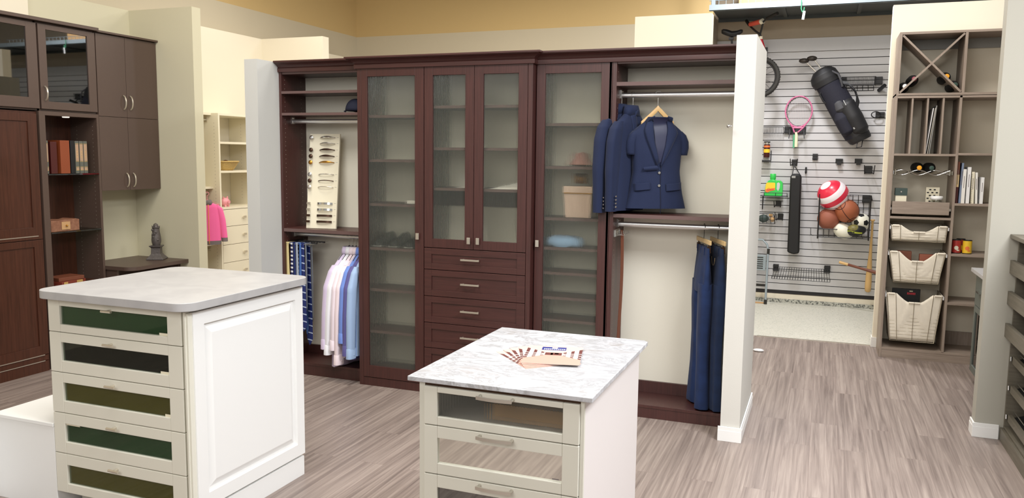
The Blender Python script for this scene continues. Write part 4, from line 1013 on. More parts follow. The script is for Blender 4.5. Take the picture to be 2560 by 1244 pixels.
# kids closet items
bs = thing('wicker_basket', 'round straw wicker bowl on the middle shelf of the cream closet', 'basket', (-5.42, 6.33, 1.4845), 0, None, local=True)
m = M(); n = 36; rs = []
for j in range(9):
    z = .085*j/8; r = .075+.06*(j/8)**.8
    rs.append([((r+.003*(1 if (k+j) % 2 else -1))*math.cos(2*PI*k/n), (r+.003*(1 if (k+j) % 2 else -1))*math.sin(2*PI*k/n), z) for k in range(n)])
m.rings(rs, True, True) if False else m.rings(rs, True, False); m.add([p for p in rs[0]], [tuple(range(n))]); b_ = m.build('bowl', 'wicker', bs, smooth=30); sd = b_.modifiers.new('t', 'SOLIDIFY'); sd.thickness = .006
m = M(); m.tube([(.135*math.cos(2*PI*k/32), .135*math.sin(2*PI*k/32), .085) for k in range(32)], .007, 8, True); m.build('rim', 'wicker', bs, smooth=True)
m = M(); m.sphere((-5.41, 6.34, 1.545), .04, 14, 10); tag(m.build('dried_pod', 'book_maroon', smooth=True), 'dark red ball sitting in the straw bowl', 'ball')
pg = thing('piggy_bank', 'small pink ceramic piggy bank beside the pink jacket, on the cream drawers', 'piggy bank', (-5.37, 6.27, 1.139), 0, None, local=True)
m = M(); m.sphere((0, 0, .045), .042, 18, 12, (1, 1.15, .95)); m.build('body', 'pink_plastic', pg, smooth=True)
m = M(); m.rod((.035, 0, .045), (.052, 0, .045), .016, 14)
for s in (-1, 1):
    m.prism([(s*.012, .075), (s*.034, .072), (s*.028, .098)], .0, .012, 'yz')
    for x in (-.022, .022): m.rod((x, s*.022, 0), (x, s*.022, .02), .010, 8)
m.build('snout_ears_feet', 'pink_plastic', pg, smooth=40)
# ================================================================ hangers and garments
def sgp(v, p): return math.copysign(abs(v)**p, v)
def cloth(m, secs, n=36, p=.75, fold=0, k=7, ph=0, caps=True, seed=1):
    rnd = random.Random(seed); rs = []; N_ = len(secs)
    for j, (z, hx, hy, cx, cy) in enumerate(secs):
        t = j/(N_-1); ring = []
        for i in range(n):
            a = 2*PI*i/n; f = 1+fold*t**.6*(math.sin(k*a+ph+1.5*t)+.5*math.sin((k*2+1)*a+ph*2-t))
            ring.append((cx+hx*sgp(math.cos(a), p)*f, cy+hy*sgp(math.sin(a), p)*(1+(f-1)*.15), z))
        rs.append(ring)
    return m.rings(rs, True, caps)
def interp(secs, n):
    out = []
    for q in range(n+1):
        t = q/n*(len(secs)-1); i = min(int(t), len(secs)-2); f = t-i; f = f*f*(3-2*f)*.35+f*.65
        out.append(tuple(secs[i][c]*(1-f)+secs[i+1][c]*f for c in range(len(secs[0]))))
    return out
def hook_pts(s=1, r=.019, stem=.072):
    P = [(0, r*math.sin(math.radians(a))*s, r*math.cos(math.radians(a))+.0) for a in range(-100, 181, 20)]
    return [(x, y, z) for x, y, z in P]+[(0, 0, -r-.008), (0, 0, -stem)]
def hanger(kind, label, loc, rot, group=None, mat=None, wid=.145):
    full_ = wid < .12
    t = thing('clothes_hanger', label, 'hanger', loc, rot, group, local=True)
    m = M(); m.tube(hook_pts(), .0019, 6); m.build('hook', 'blackwire' if kind == 'clip' else 'chrome', t, smooth=60)
    if kind == 'wood':
        m = M(); top = []; bot = []
        n = 20; hw_ = wid
        for k in range(n+1):
            y = -hw_+2*hw_*k/n; a = abs(y)/hw_; zt_ = -.070-(.100 if full_ else .130)*a**.95; th = .034; top.append((y, zt_)); bot.append((y, zt_-th))
        rs = []
        for (y, z1), (_, z0) in zip(top, bot):
            rs.append([(-.006, y, z0), (-.008, y, (z0+z1)/2), (-.005, y, z1), (.005, y, z1), (.008, y, (z0+z1)/2), (.006, y, z0)])
        m.rings(rs); m.build('arms', mat or 'maple', t, smooth=50)
    elif kind == 'clip':
        m = M(); m.box(-.006, .006, -.17, .17, -.100, -.072); m.build('wood_bar', mat or 'pale_maple', t, bevel=.003)
        for s in (-1, 1):
            m = M(); m.rod((0, s*.13, -.10), (0, s*.13, -.112), .004); m.box(-.010, .010, s*.13-.013, s*.13+.013, -.15, -.110); m.build('clip', 'bronze', t, bevel=.002)
    elif kind == 'wire':
        m = M(); m.tube([(0, 0, -.07), (0, .04, -.10), (0, .11, -.165), (0, 0, -.17), (0, -.11, -.165), (0, -.04, -.10), (0, 0, -.07)], .003, 6); m.build('arms', 'blackplastic', t, smooth=60)
    return t
def shirt(x, rot, mat, label, seed, L=.74, sl=.72, cuffx=0):
    L += .05; sl += .05
    z0 = 1.048-.098
    t = thing('dress_shirt', label, 'shirt', (x, 5.13, z0), rot, 'dress shirts on the lower left rod', local=True)
    rnd = random.Random(seed)
    secs = [(-.01, .020, .05, 0, 0), (-.045, .021, .085, 0, -.005), (-.095, .022, .125, 0, -.015), (-.145, .023, .150, 0, -.018), (-.25, .022, .155, 0, -.018), (-.5, .022, .155, 0, -.02), (-L, .024, .16, 0, -.02)]
    m = M(); cloth(m, interp(secs, 30), fold=.32, k=5+seed % 3, ph=seed); m.build('torso', mat, t, smooth=60)
    m = M(); cloth(m, [(-.025, .026, .062, 0, -.01), (.005, .026, .056, 0, -.012), (.028, .020, .046, 0, -.014)], n=24, caps=False); c = m.build('collar', mat, t, smooth=60); sd = c.modifiers.new('t', 'SOLIDIFY'); sd.thickness = .003
    for s in (-1, 1):
        o = -.185 if s < 0 else .105
        dx = rnd.uniform(-.012, .012) if s > 0 else -.012+cuffx
        ss = [(-.100, .018, .025, 0, o*.78), (-.14, .024, .036, 0, o*.90), (-.25, .026, .043, dx*.3, o*1.08), (-.45, .025, .042, dx*.7, o*1.13), (-sl+.07, .023, .040, dx, o*1.14)]
        m = M(); cloth(m, interp(ss, 24), n=24, fold=.16, k=3, ph=seed+s); m.build('sleeve', mat, t, smooth=60)
        m = M(); cloth(m, [(-sl+.075, .022, .040, dx, o*1.14), (-sl+.07, .025, .043, dx, o*1.14), (-sl, .026, .044, dx, o*1.15), (-sl-.002, .022, .040, dx, o*1.15)], n=24)
        m.sphere((dx+.026, o*1.14, -sl+.03), .004, 8, 5)
        m.build('cuff', mat, t, smooth=50)
    return t
SH = [(-3.262, -.22, 'shirt_lilac', 'lilac dress shirt, leftmost of the hanging shirts, its hem peeking out lowest', .80, .66, -.02), (-3.232, -.20, 'shirt_white', 'white dress shirt hanging second from left, with white cuffs', .70, .70, -.03), (-3.203, -.17, 'shirt_stripe', 'pale pink striped shirt hanging just right of the white shirt', .72, .66, -.01), (-3.176, -.15, 'shirt_pink', 'pale pink dress shirt with the longest wide cuff, in the middle of the row', .72, .765, -.01),
      (-3.148, -.12, 'shirt_blue', 'bright blue dress shirt, between the pink and the violet shirts', .72, .60, 0), (-3.122, -.10, 'shirt_violet', 'dark violet blue shirt, third from the right end of the row', .73, .69, 0), (-3.096, -.07, 'shirt_blue_stripe', 'pale blue shirt with small white buttons, rightmost on the rod', .70, .71, 0)]
for k, (x, r, mt, lb, L_, sl, cx) in enumerate(SH):
    shirt(x, r, mt, lb, k+2, L_, sl, cx)
    hanger('wire', 'black hanger under the '+['lilac shirt, leftmost on the lower left rod', 'white shirt on the lower left rod', 'pale pink striped shirt', 'pale pink shirt with the long cuff', 'bright blue shirt', 'dark violet blue shirt', 'pale blue shirt, rightmost on the rod'][k], (x, 5.13, 1.052), r, 'hangers of the dress shirts')
def surfx(secs, z, y, p=2.6):
    for a, b_ in zip(secs, secs[1:]):
        if b_[0] <= z <= a[0]:
            f = (a[0]-z)/(a[0]-b_[0]); hx = a[1]+(b_[1]-a[1])*f; hy = a[2]+(b_[2]-a[2])*f; return hx*max(0, 1-min(1, abs(y)/hy)**p)**(1/p)
    return secs[-1][1]
def strip(m, A, B, secs, off, nv=6, nu=10, thick=0):
    def lerpP(P, t):
        t *= len(P)-1; i = min(int(t), len(P)-2); f = t-i; return (P[i][0]*(1-f)+P[i+1][0]*f, P[i][1]*(1-f)+P[i+1][1]*f)
    rows = []
    for i in range(nu+1):
        a, b_ = lerpP(A, i/nu), lerpP(B, i/nu); row = []
        for j in range(nv+1):
            f = j/nv; y, z = a[0]+(b_[0]-a[0])*f, a[1]+(b_[1]-a[1])*f; row.append((surfx(secs, z, y)+off+thick*math.sin(PI*f), y, z))
        rows.append(row)
    m.rings(rows, close=False, caps=False)
def jacket(loc, rot, label, seed, full=False, hem=-.62, sleeve=.62):
    t = thing('suit_jacket', label, 'jacket', loc, rot, 'navy jackets on the upper right rod', local=True)
    hx = .062 if full else .05
    if full: secs = [(-.0, .030, .066, 0, 0), (-.032, .045, .105, 0, 0), (-.070, .055, .150, 0, 0), (-.095, .058, .168, 0, 0), (-.2, .066, .158, 0, 0), (-.33, .062, .150, 0, 0), (-.46, .068, .170, 0, 0), (hem, .070, .195, 0, 0)]
    else: secs = [(-.005, .022, .055, 0, 0), (-.045, .028, .10, 0, -.01), (-.085, .036, .145, 0, -.02), (-.12, .038, .16, 0, -.025), (-.25, .036, .15, 0, -.025), (-.4, .036, .15, 0, -.025), (hem, .040, .16, 0, -.025)]
    m = M(); S2 = interp(secs, 30); cloth(m, S2, n=48, p=.77, fold=.05, k=5, ph=seed); m.build('body', 'fabric_navy', t, smooth=60)
    if full:
        m = M(); strip(m, [(-.045, .005), (-.03, -.15), (.0, -.27)], [(.050, .005), (.045, -.12), (.012, -.27)], S2, .006); m.build('lining', 'fabric_lining', t, smooth=True)
        m = M()
        strip(m, [(.040, .012), (.048, -.06), (.035, -.16), (.005, -.285)], [(.080, .0), (.118, -.085), (.105, -.115), (.012, -.30)], S2, .012, thick=.006)
        strip(m, [(-.040, .012), (-.042, -.06), (-.036, -.14), (.0, -.27)], [(-.072, .0), (-.100, -.07), (-.088, -.12), (-.02, -.29)], S2, .012, thick=.006)
        l = m.build('lapel', 'fabric_navy', t, smooth=60); sd = l.modifiers.new('t', 'SOLIDIFY'); sd.thickness = .004
        m = M(); cloth(m, [(-.03, .052, .098, -.004, 0), (-.008, .050, .080, -.006, 0), (.012, .040, .066, -.010, 0)], n=28, caps=False); c = m.build('collar', 'fabric_navy', t, smooth=60); sd = c.modifiers.new('t', 'SOLIDIFY'); sd.thickness = .004
        for a, b_ in ((-.155, -.055), (.045, .165)):
            m = M(); strip(m, [(a, -.405), (a+.004, -.45)], [(b_, -.395), (b_+.002, -.44)], S2, .010); f_ = m.build('pocket_flap', 'fabric_navy', t, smooth=60); sd = f_.modifiers.new('t', 'SOLIDIFY'); sd.thickness = .004
        m = M(); m.tube([(surfx(S2, z, .012)+.005, .012+.003*math.sin(z*20), z) for z in [-.29-.03*k for k in range(11)]], .0025, 5); m.build('front_edge', 'fabric_navy_dark', t, smooth=True)
        for z in (-.335, -.415):
            m = M(); m.lathe((surfx(S2, z, 0)+.006, 0, z), [(.001, .006), (.008, .005), (.009, .002), (.009, 0)], 14, 'x'); m.build('button', 'chrome', t, smooth=40)
        m = M(); strip(m, [(-.10, -.30), (-.02, -.29)], [(-.10, -.325), (.0, -.318)], S2, .012, thick=.008); m.build('crease', 'fabric_navy', t, smooth=60)
        for s in (-1, 1):
            ss = [(-.075, .030, .02, 0, s*.138), (-.10, .040, .030, .0, s*.155), (-.14, .040, .032, .002, s*.170), (-.18, .036, .030, .004, s*.174), (-.225, .032, .026, .004, s*.170)]
            m = M(); cloth(m, interp(ss, 12), n=24, fold=.05, k=3, ph=s, caps=False); f_ = m.build('cap_sleeve', 'fabric_navy', t, smooth=60); sd = f_.modifiers.new('t', 'SOLIDIFY'); sd.thickness = .004
            m = M(); cloth(m, [(-.19, .030, .025, .004, s*.170), (-.220, .029, .024, .004, s*.169)], n=20); m.build('sleeve_shade', 'black', t)  # black plug paints the shade inside the open sleeve
    else:
        m = M(); cloth(m, [(-.035, .032, .075, 0, -.01), (.0, .034, .066, 0, -.012), (.03, .028, .056, 0, -.014)], n=28, caps=False); c = m.build('collar', 'fabric_navy', t, smooth=60); sd = c.modifiers.new('t', 'SOLIDIFY'); sd.thickness = .004
        for s in (-1, 1):
            o = -.165 if s < 0 else .085
            ss = [(-.075, .026, .03, 0, o*.88), (-.12, .036, .05, 0, o*1.02), (-.2, .038, .055, -.004, o*1.12), (-.38, .035, .052, -.008, o*1.18), (-.5, .032, .048, -.01, o*1.15), (-sleeve, .030, .046, -.014, o*1.12)]
            m = M(); cloth(m, interp(ss, 26), n=28, fold=.12, k=3, ph=seed+s); sl = m.build('sleeve', 'fabric_navy', t, smooth=60)
            for q in range(4):
                m = M(); m.lathe((.030, o*1.13-.012, -sleeve+.03+q*.022), [(.001, .006), (.006, .005), (.0065, 0)], 10, 'x'); m.build('cuff_button', 'chrome', sl, smooth=40)
        m = M(); strip(m, [(.0, .0), (-.0, -.30)], [(-.06, -.03), (-.03, -.30)], S2, .004, thick=.003); l = m.build('lapel', 'fabric_navy', t, smooth=60); sd = l.modifiers.new('t', 'SOLIDIFY'); sd.thickness = .003
    return t
ZR = 2.046
jacket((-1.232, 5.13, ZR-.085), math.radians(-24), 'navy suit jacket hanging leftmost, with a white band inside its collar', 3, hem=-.60, sleeve=.655)
hanger('wood', 'steel-hooked hanger inside the leftmost navy jacket', (-1.232, 5.13, ZR+.004), math.radians(-24), 'hangers of the navy jackets', 'blackplastic')
jacket((-1.160, 5.13, ZR-.095), math.radians(-22), 'navy suit jacket hanging second, tightly between the other two jackets', 5, hem=-.63, sleeve=.635)
hanger('wood', 'steel-hooked hanger inside the second navy jacket from the left', (-1.160, 5.13, ZR+.004), math.radians(-22), 'hangers of the navy jackets', 'blackplastic')
jacket((-1.0, 5.13, ZR-.150), math.radians(-62), 'short navy jacket with cap sleeves, lapels and two silver buttons, facing the room', 7, True, hem=-.56)
hanger('wood', 'light wooden hanger holding the front-facing navy jacket', (-1.0, 5.13, ZR+.004), math.radians(-62), None, None, .105)
cb = M(); cb.tube([(-1.235-.018+.034*math.cos(a)*.9, 5.10+.058*math.sin(a), 1.988-.02*math.cos(a)) for a in [PI*.35+PI*1.1*k/14 for k in range(15)]], .0035, 6); o = cb.build('collar_band', 'white', smooth=True)
jk = [q for q in bpy.data.objects if q.get('label', '').startswith('navy suit jacket hanging leftmost')][0]
o.parent = jk; o.matrix_parent_inverse = jk.matrix_basis.inverted()
def jeans(x, rot, mat, label, seed, top):
    t = thing('jeans', label, 'jeans', (x, 5.13, top), rot, None, local=True)
    m = M(); cloth(m, interp([(0, .014, .15, 0, 0), (-.04, .018, .158, 0, 0), (-.15, .032, .165, 0, 0), (-.24, .040, .168, 0, 0), (-.28, .036, .160, 0, 0)], 12), n=40, fold=.13, k=5, ph=seed); m.build('hips', mat, t, smooth=60)
    m = M(); cloth(m, [(.002, .015, .151, 0, 0), (-.036, .018, .157, 0, 0)], n=30)
    for y in (-.10, .0, .10): m.box(-.020, .020, y-.006, y+.006, -.042, .004)
    m.build('waistband', mat, t, smooth=40)
    for s in (-1, 1):
        ss = [(-.22, .040, .080, 0, s*.085), (-.35, .040, .078, 0, s*.088), (-.55, .036, .070, .004*s, s*.084), (-.75, .034, .064, 0, s*.078), (-.99, .040, .072, -.006*s, s*.074), (-1.01, .038, .070, -.006*s, s*.074)]
        m = M(); cloth(m, interp(ss, 30), n=28, fold=.20, k=3, ph=seed+s); m.build('leg', mat, t, smooth=60)
        m = M(); P = []
        for k in range(9):
            a = PI*k/8; P.append((.038, s*.11+.045*math.cos(a), -.055-.05*math.sin(a)))
        m.tube(P, .0014, 5); m.build('pocket_seam', 'stitch', t)
    return t
for x, r, mt, lb, hl in ((-.685, .34, 'denim', 'dark blue jeans hanging left of the pair on the lower right rod', 'pale wooden clip hanger of the left jeans'), (-.600, .34, 'denim_dark', 'blue jeans hanging right of the pair, next to the white wall end', 'pale wooden clip hanger of the right jeans')):
    jeans(x, r, mt, lb, 3 if x < -.65 else 6, 1.226-.118)
    hanger('clip', hl, (x, 5.13, 1.230), r+.04, 'clip hangers of the jeans')
# tie rack with ties
trk = thing('tie_rack', 'black sliding tie rack mounted under the lower left rod', 'tie rack', (-3.66, 5.12, 1.0))
m = M(); m.box(-3.742, -3.733, 5.04, 5.24, .985, 1.0); m.box(-3.735, -3.50, 5.06, 5.072, .985, .995); m.box(-3.735, -3.50, 5.16, 5.172, .985, .995)
m.build('rails', 'blackplastic', trk)
m = M()
for k in range(9): m.rod((-3.725+k*.026, 5.0, .985), (-3.725+k*.026, 5.24, .990), .0025, 6)
m.build('pegs', 'chrome', trk)
TI = [(-3.722, 'tie_yellow', .62, 'pale yellow necktie, leftmost on the tie rack', .020), (-3.688, 'tie_hstripe', .66, 'navy and white horizontally striped necktie next to the yellow one', .016), (-3.662, 'tie_navy', .70, 'plain navy necktie on the tie rack', .017), (-3.640, 'tie_silver', .66, 'silver blue necktie in the middle of the tie rack', .016),
      (-3.612, 'tie_blue', .70, 'mid blue necktie right of the silver one', .016), (-3.590, 'tie_dstripe', .78, 'royal blue necktie with thin pale diagonal stripes, the longest', .030), (-3.562, 'tie_grey', .60, 'grey necktie, rightmost on the tie rack', .012)]
for x, mt, L_, lb, w in TI:
    t = thing('necktie', lb, 'necktie', (x, 5.05, .985), -.35, 'neckties on the rack', local=True)
    for s, f in ((-1, 1), (1, .85)):
        m = M(); rs = []
        for k in range(16):
            q = k/15; z = .006-L_*f*q; ww = w*(.8+.5*q) if q < .94 else w*1.3*(1-q)/.06+.001; xx = s*.006+.003*math.sin(q*5+x*90)
            rs.append([(xx-ww, -.03*s-.002, z), (xx, -.03*s-.006, z), (xx+ww, -.03*s-.002, z), (xx, -.03*s+.004, z)])
        m.rings(rs); m.build('blade', mt, t, smooth=60)
    m = M(); m.box(-w*.8, w*.8, -.035, .035, .004, .010); m.build('fold', mt, t)
# belt rack with belt
br_ = thing('belt_rack', 'small chrome belt rack with hooks on the side panel under the lower right rod', 'belt rack', (-1.2, 5.1, 1.17))
m = M(); m.box(-1.237, -1.231, 5.02, 5.16, 1.15, 1.195)
m.tube([(-1.228, 5.03, 1.188), (-1.228, 5.15, 1.188), (-1.228, 5.15, 1.152), (-1.228, 5.03, 1.152)], .003, 6, True)
for y in (5.05, 5.10, 5.15):
    for x in (-1.20, -1.175): m.tube([(-1.228, y, 1.165), (x, y, 1.16), (x+.008, y, 1.168), (x+.008, y, 1.185)], .002, 6)
m.build('hooks', 'chrome', br_, smooth=60)
m = M(); P = [(-1.193+.006*math.sin(z*6)-.004*z, 5.075, 1.165-z) for z in [k*.045 for k in range(23)]]; m.flat(P, .030, .0035, (.35, 1, 0)); m.tube([(-1.196, 5.06, 1.165), (-1.196, 5.06, 1.19), (-1.196, 5.09, 1.19), (-1.196, 5.09, 1.165)], .003, 6, True)
tag(m.build('leather_belt', 'leather_brown', smooth=40), 'brown leather belt hanging straight down from the chrome belt rack', 'belt')
# pink jacket on hanger in kids closet
pj = thing('fleece_jacket', 'bright pink zip fleece jacket with grey collar and cuffs, on a pink hanger', 'jacket', (-5.30, 5.95, 1.195), math.radians(-38), None, local=True)
secs = [(0, .035, .045, 0, 0), (-.02, .045, .09, 0, 0), (-.05, .05, .125, 0, 0), (-.2, .055, .135, 0, 0), (-.43, .055, .14, 0, 0)]
S2 = interp(secs, 20)
m = M(); cloth(m, S2, n=36, p=.77, fold=.05, k=4, ph=1); m.build('body', 'pink_fleece', pj, smooth=60)
m = M(); cloth(m, [(-.43, .056, .142, 0, 0), (-.475, .052, .136, 0, 0)], n=30); m.build('hem_band', 'grey_knit', pj, smooth=40)
m = M(); cloth(m, [(-.025, .05, .06, .0, 0), (.01, .045, .052, 0, 0), (.03, .036, .045, 0, 0)], n=24, caps=False); c = m.build('collar', 'grey_knit', pj, smooth=60); sd = c.modifiers.new('t', 'SOLIDIFY'); sd.thickness = .006
m = M(); m.tube([(surfx(S2, z, 0)+.004, 0, z) for z in [-.02-.0235*k for k in range(20)]], .004, 6); m.build('zip', 'orange_zip', pj, smooth=True)
for s in (-1, 1):
    ss = [(-.03, .03, .03, 0, s*.09), (-.07, .038, .04, 0, s*.125), (-.2, .036, .038, .004, s*.155), (-.40, .032, .034, .008, s*.175)]
    m = M(); cloth(m, interp(ss, 16), n=22, fold=.06, k=3, ph=s); m.build('sleeve', 'pink_fleece', pj, smooth=60)
    m = M(); cloth(m, [(-.40, .032, .034, .008, s*.175), (-.445, .030, .032, .009, s*.178)], n=20); m.build('cuff', 'grey_knit', pj, smooth=40)
wk = M(); q = atx(1830, 315, -.502); wk.rod(q, q+Vector((-.012, 0, 0)), .005, 10); wk.sphere(q+Vector((-.018, 0, 0)), .011, 14, 8); tag(wk.build('wall_peg', 'chrome', smooth=50), 'small round chrome peg on the wall right of the hanging navy jackets', 'peg')
pj.scale = (.82, .82, .82)
t = thing('clothes_hanger', 'small pink plastic hanger holding the pink fleece jacket', 'hanger', (-5.30, 5.95, 1.275), math.radians(-38), None, local=True)
m = M(); m.tube(hook_pts(1, .016, .055), .003, 6); m.tube([(0, 0, -.055), (0, .11, -.10), (0, -.11, -.10), (0, 0, -.055)], .004, 6); m.build('frame', 'pink_plastic', t, smooth=60)
# ================================================================ garage wall
def px(x, y, d=0.): return at(x, y, YG-d)
def wire(name, label, cat, build, mats=('blackwire',), group=None): pass
def gridlines(m, A, B, C, D, nu, nv, r=.0022):   # A-B top edge, D-C bottom edge
    A, B, C, D = map(Vector, (A, B, C, D))
    for i in range(nu+1): f = i/nu; m.rod(A.lerp(B, f), D.lerp(C, f), r, 4)
    for j in range(nv+1): f = j/nv; m.rod(A.lerp(D, f), B.lerp(C, f), r, 4)
def bracket(m, p, w=.055, h=.07, d=.02):
    m.box(p.x-w/2, p.x+w/2, YG-d, YG-.0005, p.z-h/2, p.z+h/2); m.box(p.x-w/2-.002, p.x+w/2+.002, YG-d-.008, YG-d, p.z+h*.18, p.z+h*.36); m.box(p.x-w/2-.002, p.x+w/2+.002, YG-d-.008, YG-d, p.z-h*.36, p.z-h*.18)
# kids bike
bk_ = thing('kids_bicycle', 'small black and red bicycle with orange handlebar pad, hung high on the garage wall', 'bicycle', at(1860, 150, 9.5))
W1 = at(1897, 193, 9.5); W2 = at(1795, 196, 9.5)
for W in (W1, W2):
    m = M(); P = [(W.x+.203*math.cos(2*PI*k/48), 9.5, W.z+.203*math.sin(2*PI*k/48)) for k in range(48)]; m.tube(P, .024, 8, True)
    for k in range(48):
        a = 2*PI*k/48; m.obox((W.x+.226*math.cos(a), 9.5, W.z+.226*math.sin(a)), (.008, .034, .012), Matrix.Rotation(-a, 3, 'Y'))
    ty = m.build('tyre', 'rubber', bk_, smooth=50)
    m = M(); P = [(W.x+.178*math.cos(2*PI*k/36), 9.5, W.z+.178*math.sin(2*PI*k/36)) for k in range(36)]; m.tube(P, .011, 6, True)
    for k in range(16):
        a = 2*PI*k/16; m.rod((W.x, 9.5+(.02 if k % 2 else -.02), W.z), (W.x+.178*math.cos(a), 9.5, W.z+.178*math.sin(a)), .0016, 4)
    m.rod((W.x, 9.46, W.z), (W.x, 9.54, W.z), .018); m.build('rim', 'blackplastic', bk_, smooth=50)
HT, HB = at(1902, 98, 9.5), at(1909, 122, 9.5); SP = at(1831, 128, 9.5); BB = at(1846, 196, 9.5); ST = at(1829, 96, 9.5)
m = M(); m.rod(HT, HB, .020, 12); m.build('head_tube', 'bike_red', bk_, smooth=50)
m = M(); m.rod(HT+Vector((0, 0, .03)), HT, .021, 12); m.build('headset', 'ivory', bk_, smooth=50)
m = M(); m.rod(SP, HB, .014, 10); m.rod(HB, BB, .016, 10); m.rod(SP, BB, .014, 10)
for s in (-.05, .05): m.rod(SP, W2+Vector((0, s, 0)), .008); m.rod(BB, W2+Vector((0, s, 0)), .008)
m.build('frame', 'bike_red', bk_, smooth=50)
m = M()
for s in (-.04, .04): m.rod(HB+Vector((0, s, 0)), W1+Vector((0, s, 0)), .009)
m.box(HB.x-.015, HB.x+.015, 9.45, 9.55, HB.z-.02, HB.z); m.build('fork', 'blackplastic', bk_, smooth=50)
m = M(); m.rod(SP, ST, .011, 8); m.box(ST.x-.03, ST.x+.02, 9.48, 9.52, ST.z-.015, ST.z+.01); m.build('seat_post', 'blackplastic', bk_)
m = M(); rs = []
for (x, w, z, h) in ((1804, .012, 78, .02), (1809, .055, 78, .03), (1818, .062, 80, .035), (1830, .045, 84, .035), (1842, .026, 82, .030), (1852, .020, 78, .026), (1857, .008, 77, .015)):
    p = at(x, z, 9.5); rs.append([(p.x, 9.5+w*math.cos(a), p.z+h*(1.0*math.sin(a)-.2)) for a in [2*PI*q/12 for q in range(12)]])
m.rings(rs); m.build('saddle', 'blackplastic', bk_, smooth=60)
m = M(); st = at(1900, 86, 9.5)
A = [st, at(1889, 78, 9.52), at(1876, 66, 9.60), at(1871, 60, 9.66)]; B = [st, at(1904, 72, 9.46), at(1908, 55, 9.40), at(1916, 47, 9.34), at(1943, 34, 9.2)]
m.tube(A, .011, 8); m.tube(B, .011, 8); m.rod(HT, st, .012); m.build('handlebar', 'blackplastic', bk_, smooth=50)
m = M(); m.tube([at(1873, 62, 9.63), at(1866, 52, 9.74)], .017, 10); m.build('grip', 'rubber', bk_, smooth=50); m = M(); m.tube([at(1918, 46, 9.33), at(1944, 33, 9.19)], .017, 10); m.build('grip', 'rubber', bk_, smooth=50)
m = M(); m.tube([at(1876, 61, 9.60), at(1905, 53, 9.41)], .026, 10); m.build('bar_pad', 'bike_orange', bk_, smooth=50)
m = M(); m.tube([at(1902, 55, 9.42), at(1908, 52, 9.40)], .029, 10); m.build('pad_end', 'ivory', bk_, smooth=50)
hk = M()
for x in (1830, 1912):
    p = px(x, 130); hk.box(p.x-.03, p.x+.03, YG-.02, YG-.001, p.z-.05, p.z+.05); hk.rod((p.x, YG-.01, p.z), (p.x, 9.46, p.z), .012)
tag(hk.build('bike_hanger', 'blackplastic'), 'black wall arms carrying the small bicycle', 'bike hanger')
# golf bag
PT, PB_ = at(2068, 200, 9.66), at(2147, 350, 9.68)
gb = thing('golf_bag', 'black and navy golf bag with pockets and shoulder strap, hung tilted on the slat wall', 'golf bag', PB_)
D = (PT-PB_); LG = D.length; Q = D.to_track_quat('Z', 'Y').to_matrix()
# frame: local z along the bag, local x across to the right, local y away from the viewer
zx = D.normalized(); yx = Vector((0, 1, 0)); xx = yx.cross(zx).normalized(); yx = zx.cross(xx)
MG = Matrix.Translation(PB_)@Matrix((xx, yx, zx)).transposed().to_4x4()
def gpart(name, mt, fn, smooth=50, solid=0):
    m = M(); fn(m); m.xf(MG); o = m.build(name, mt, gb, smooth=smooth)
    if solid: sd = o.modifiers.new('t', 'SOLIDIFY'); sd.thickness = solid
def tubebody(m, secs, n=28):
    m.rings([[(cx*1.15+rx*1.2*math.cos(2*PI*k/n), cy+ry*1.15*math.sin(2*PI*k/n), z) for k in range(n)] for z, rx, ry, cx, cy in interp(secs, 24)])
gpart('body', 'bag_navy', lambda m: tubebody(m, [(.05, .100, .085, .0, 0), (.2, .112, .09, 0, 0), (.45, .115, .095, 0, 0), (.62, .112, .095, -.004, 0), (.74, .112, .095, -.006, 0)]))
gpart('base', 'bag_black', lambda m: tubebody(m, [(-.02, .085, .075, .02, 0), (.0, .098, .08, .015, 0), (.05, .104, .088, .01, 0), (.11, .104, .088, .0, 0)]))
gpart('top_cuff', 'bag_black', lambda m: tubebody(m, [(.70, .122, .10, -.008, 0), (.76, .128, .105, -.012, 0), (.82, .118, .10, -.010, 0), (.87, .080, .075, -.004, 0), (.885, .04, .04, 0, 0)]))
gpart('large_pocket', 'bag_black', lambda m: tubebody(m, [(.05, .05, .05, .055, -.045), (.09, .075, .07, .050, -.055), (.25, .082, .078, .048, -.058), (.42, .076, .068, .045, -.05), (.48, .04, .03, .04, -.04)]))
gpart('ball_pocket', 'bag_navy', lambda m: tubebody(m, [(.10, .04, .04, -.05, -.05), (.13, .062, .06, -.048, -.062), (.30, .066, .064, -.045, -.062), (.38, .04, .035, -.04, -.05)]))
gpart('side_pocket', 'bag_grey', lambda m: tubebody(m, [(.36, .03, .03, -.01, -.075), (.39, .05, .045, -.012, -.078), (.47, .045, .04, -.01, -.07), (.52, .02, .02, 0, -.06)]))
gpart('shoulder_strap', 'bag_black', lambda m: m.flat([(.10, -.06, .66), (.16, -.09, .60), (.19, -.10, .50), (.175, -.10, .40), (.13, -.085, .33), (.10, -.07, .30)], [.03, .05, .06, .06, .045, .03], .014, (0, .3, 1)))
gpart('shoulder_strap', 'bag_grey', lambda m: m.tube([(.08, -.08, .80), (.12, -.10, .74), (.115, -.10, .66), (.10, -.08, .60)], .012, 8))
gpart('zip_pull', 'chrome', lambda m: (m.box(.04, .046, -.145, -.140, .40, .46), m.box(.085, .12, -.11, -.105, .16, .20), m.box(.00, .03, -.13, -.126, .13, .15)))
gpart('carry_handle', 'bag_black', lambda m: m.tube([(-.10, -.05, .66), (-.135, -.05, .64), (-.135, -.05, .55), (-.11, -.04, .50)], .010, 8))
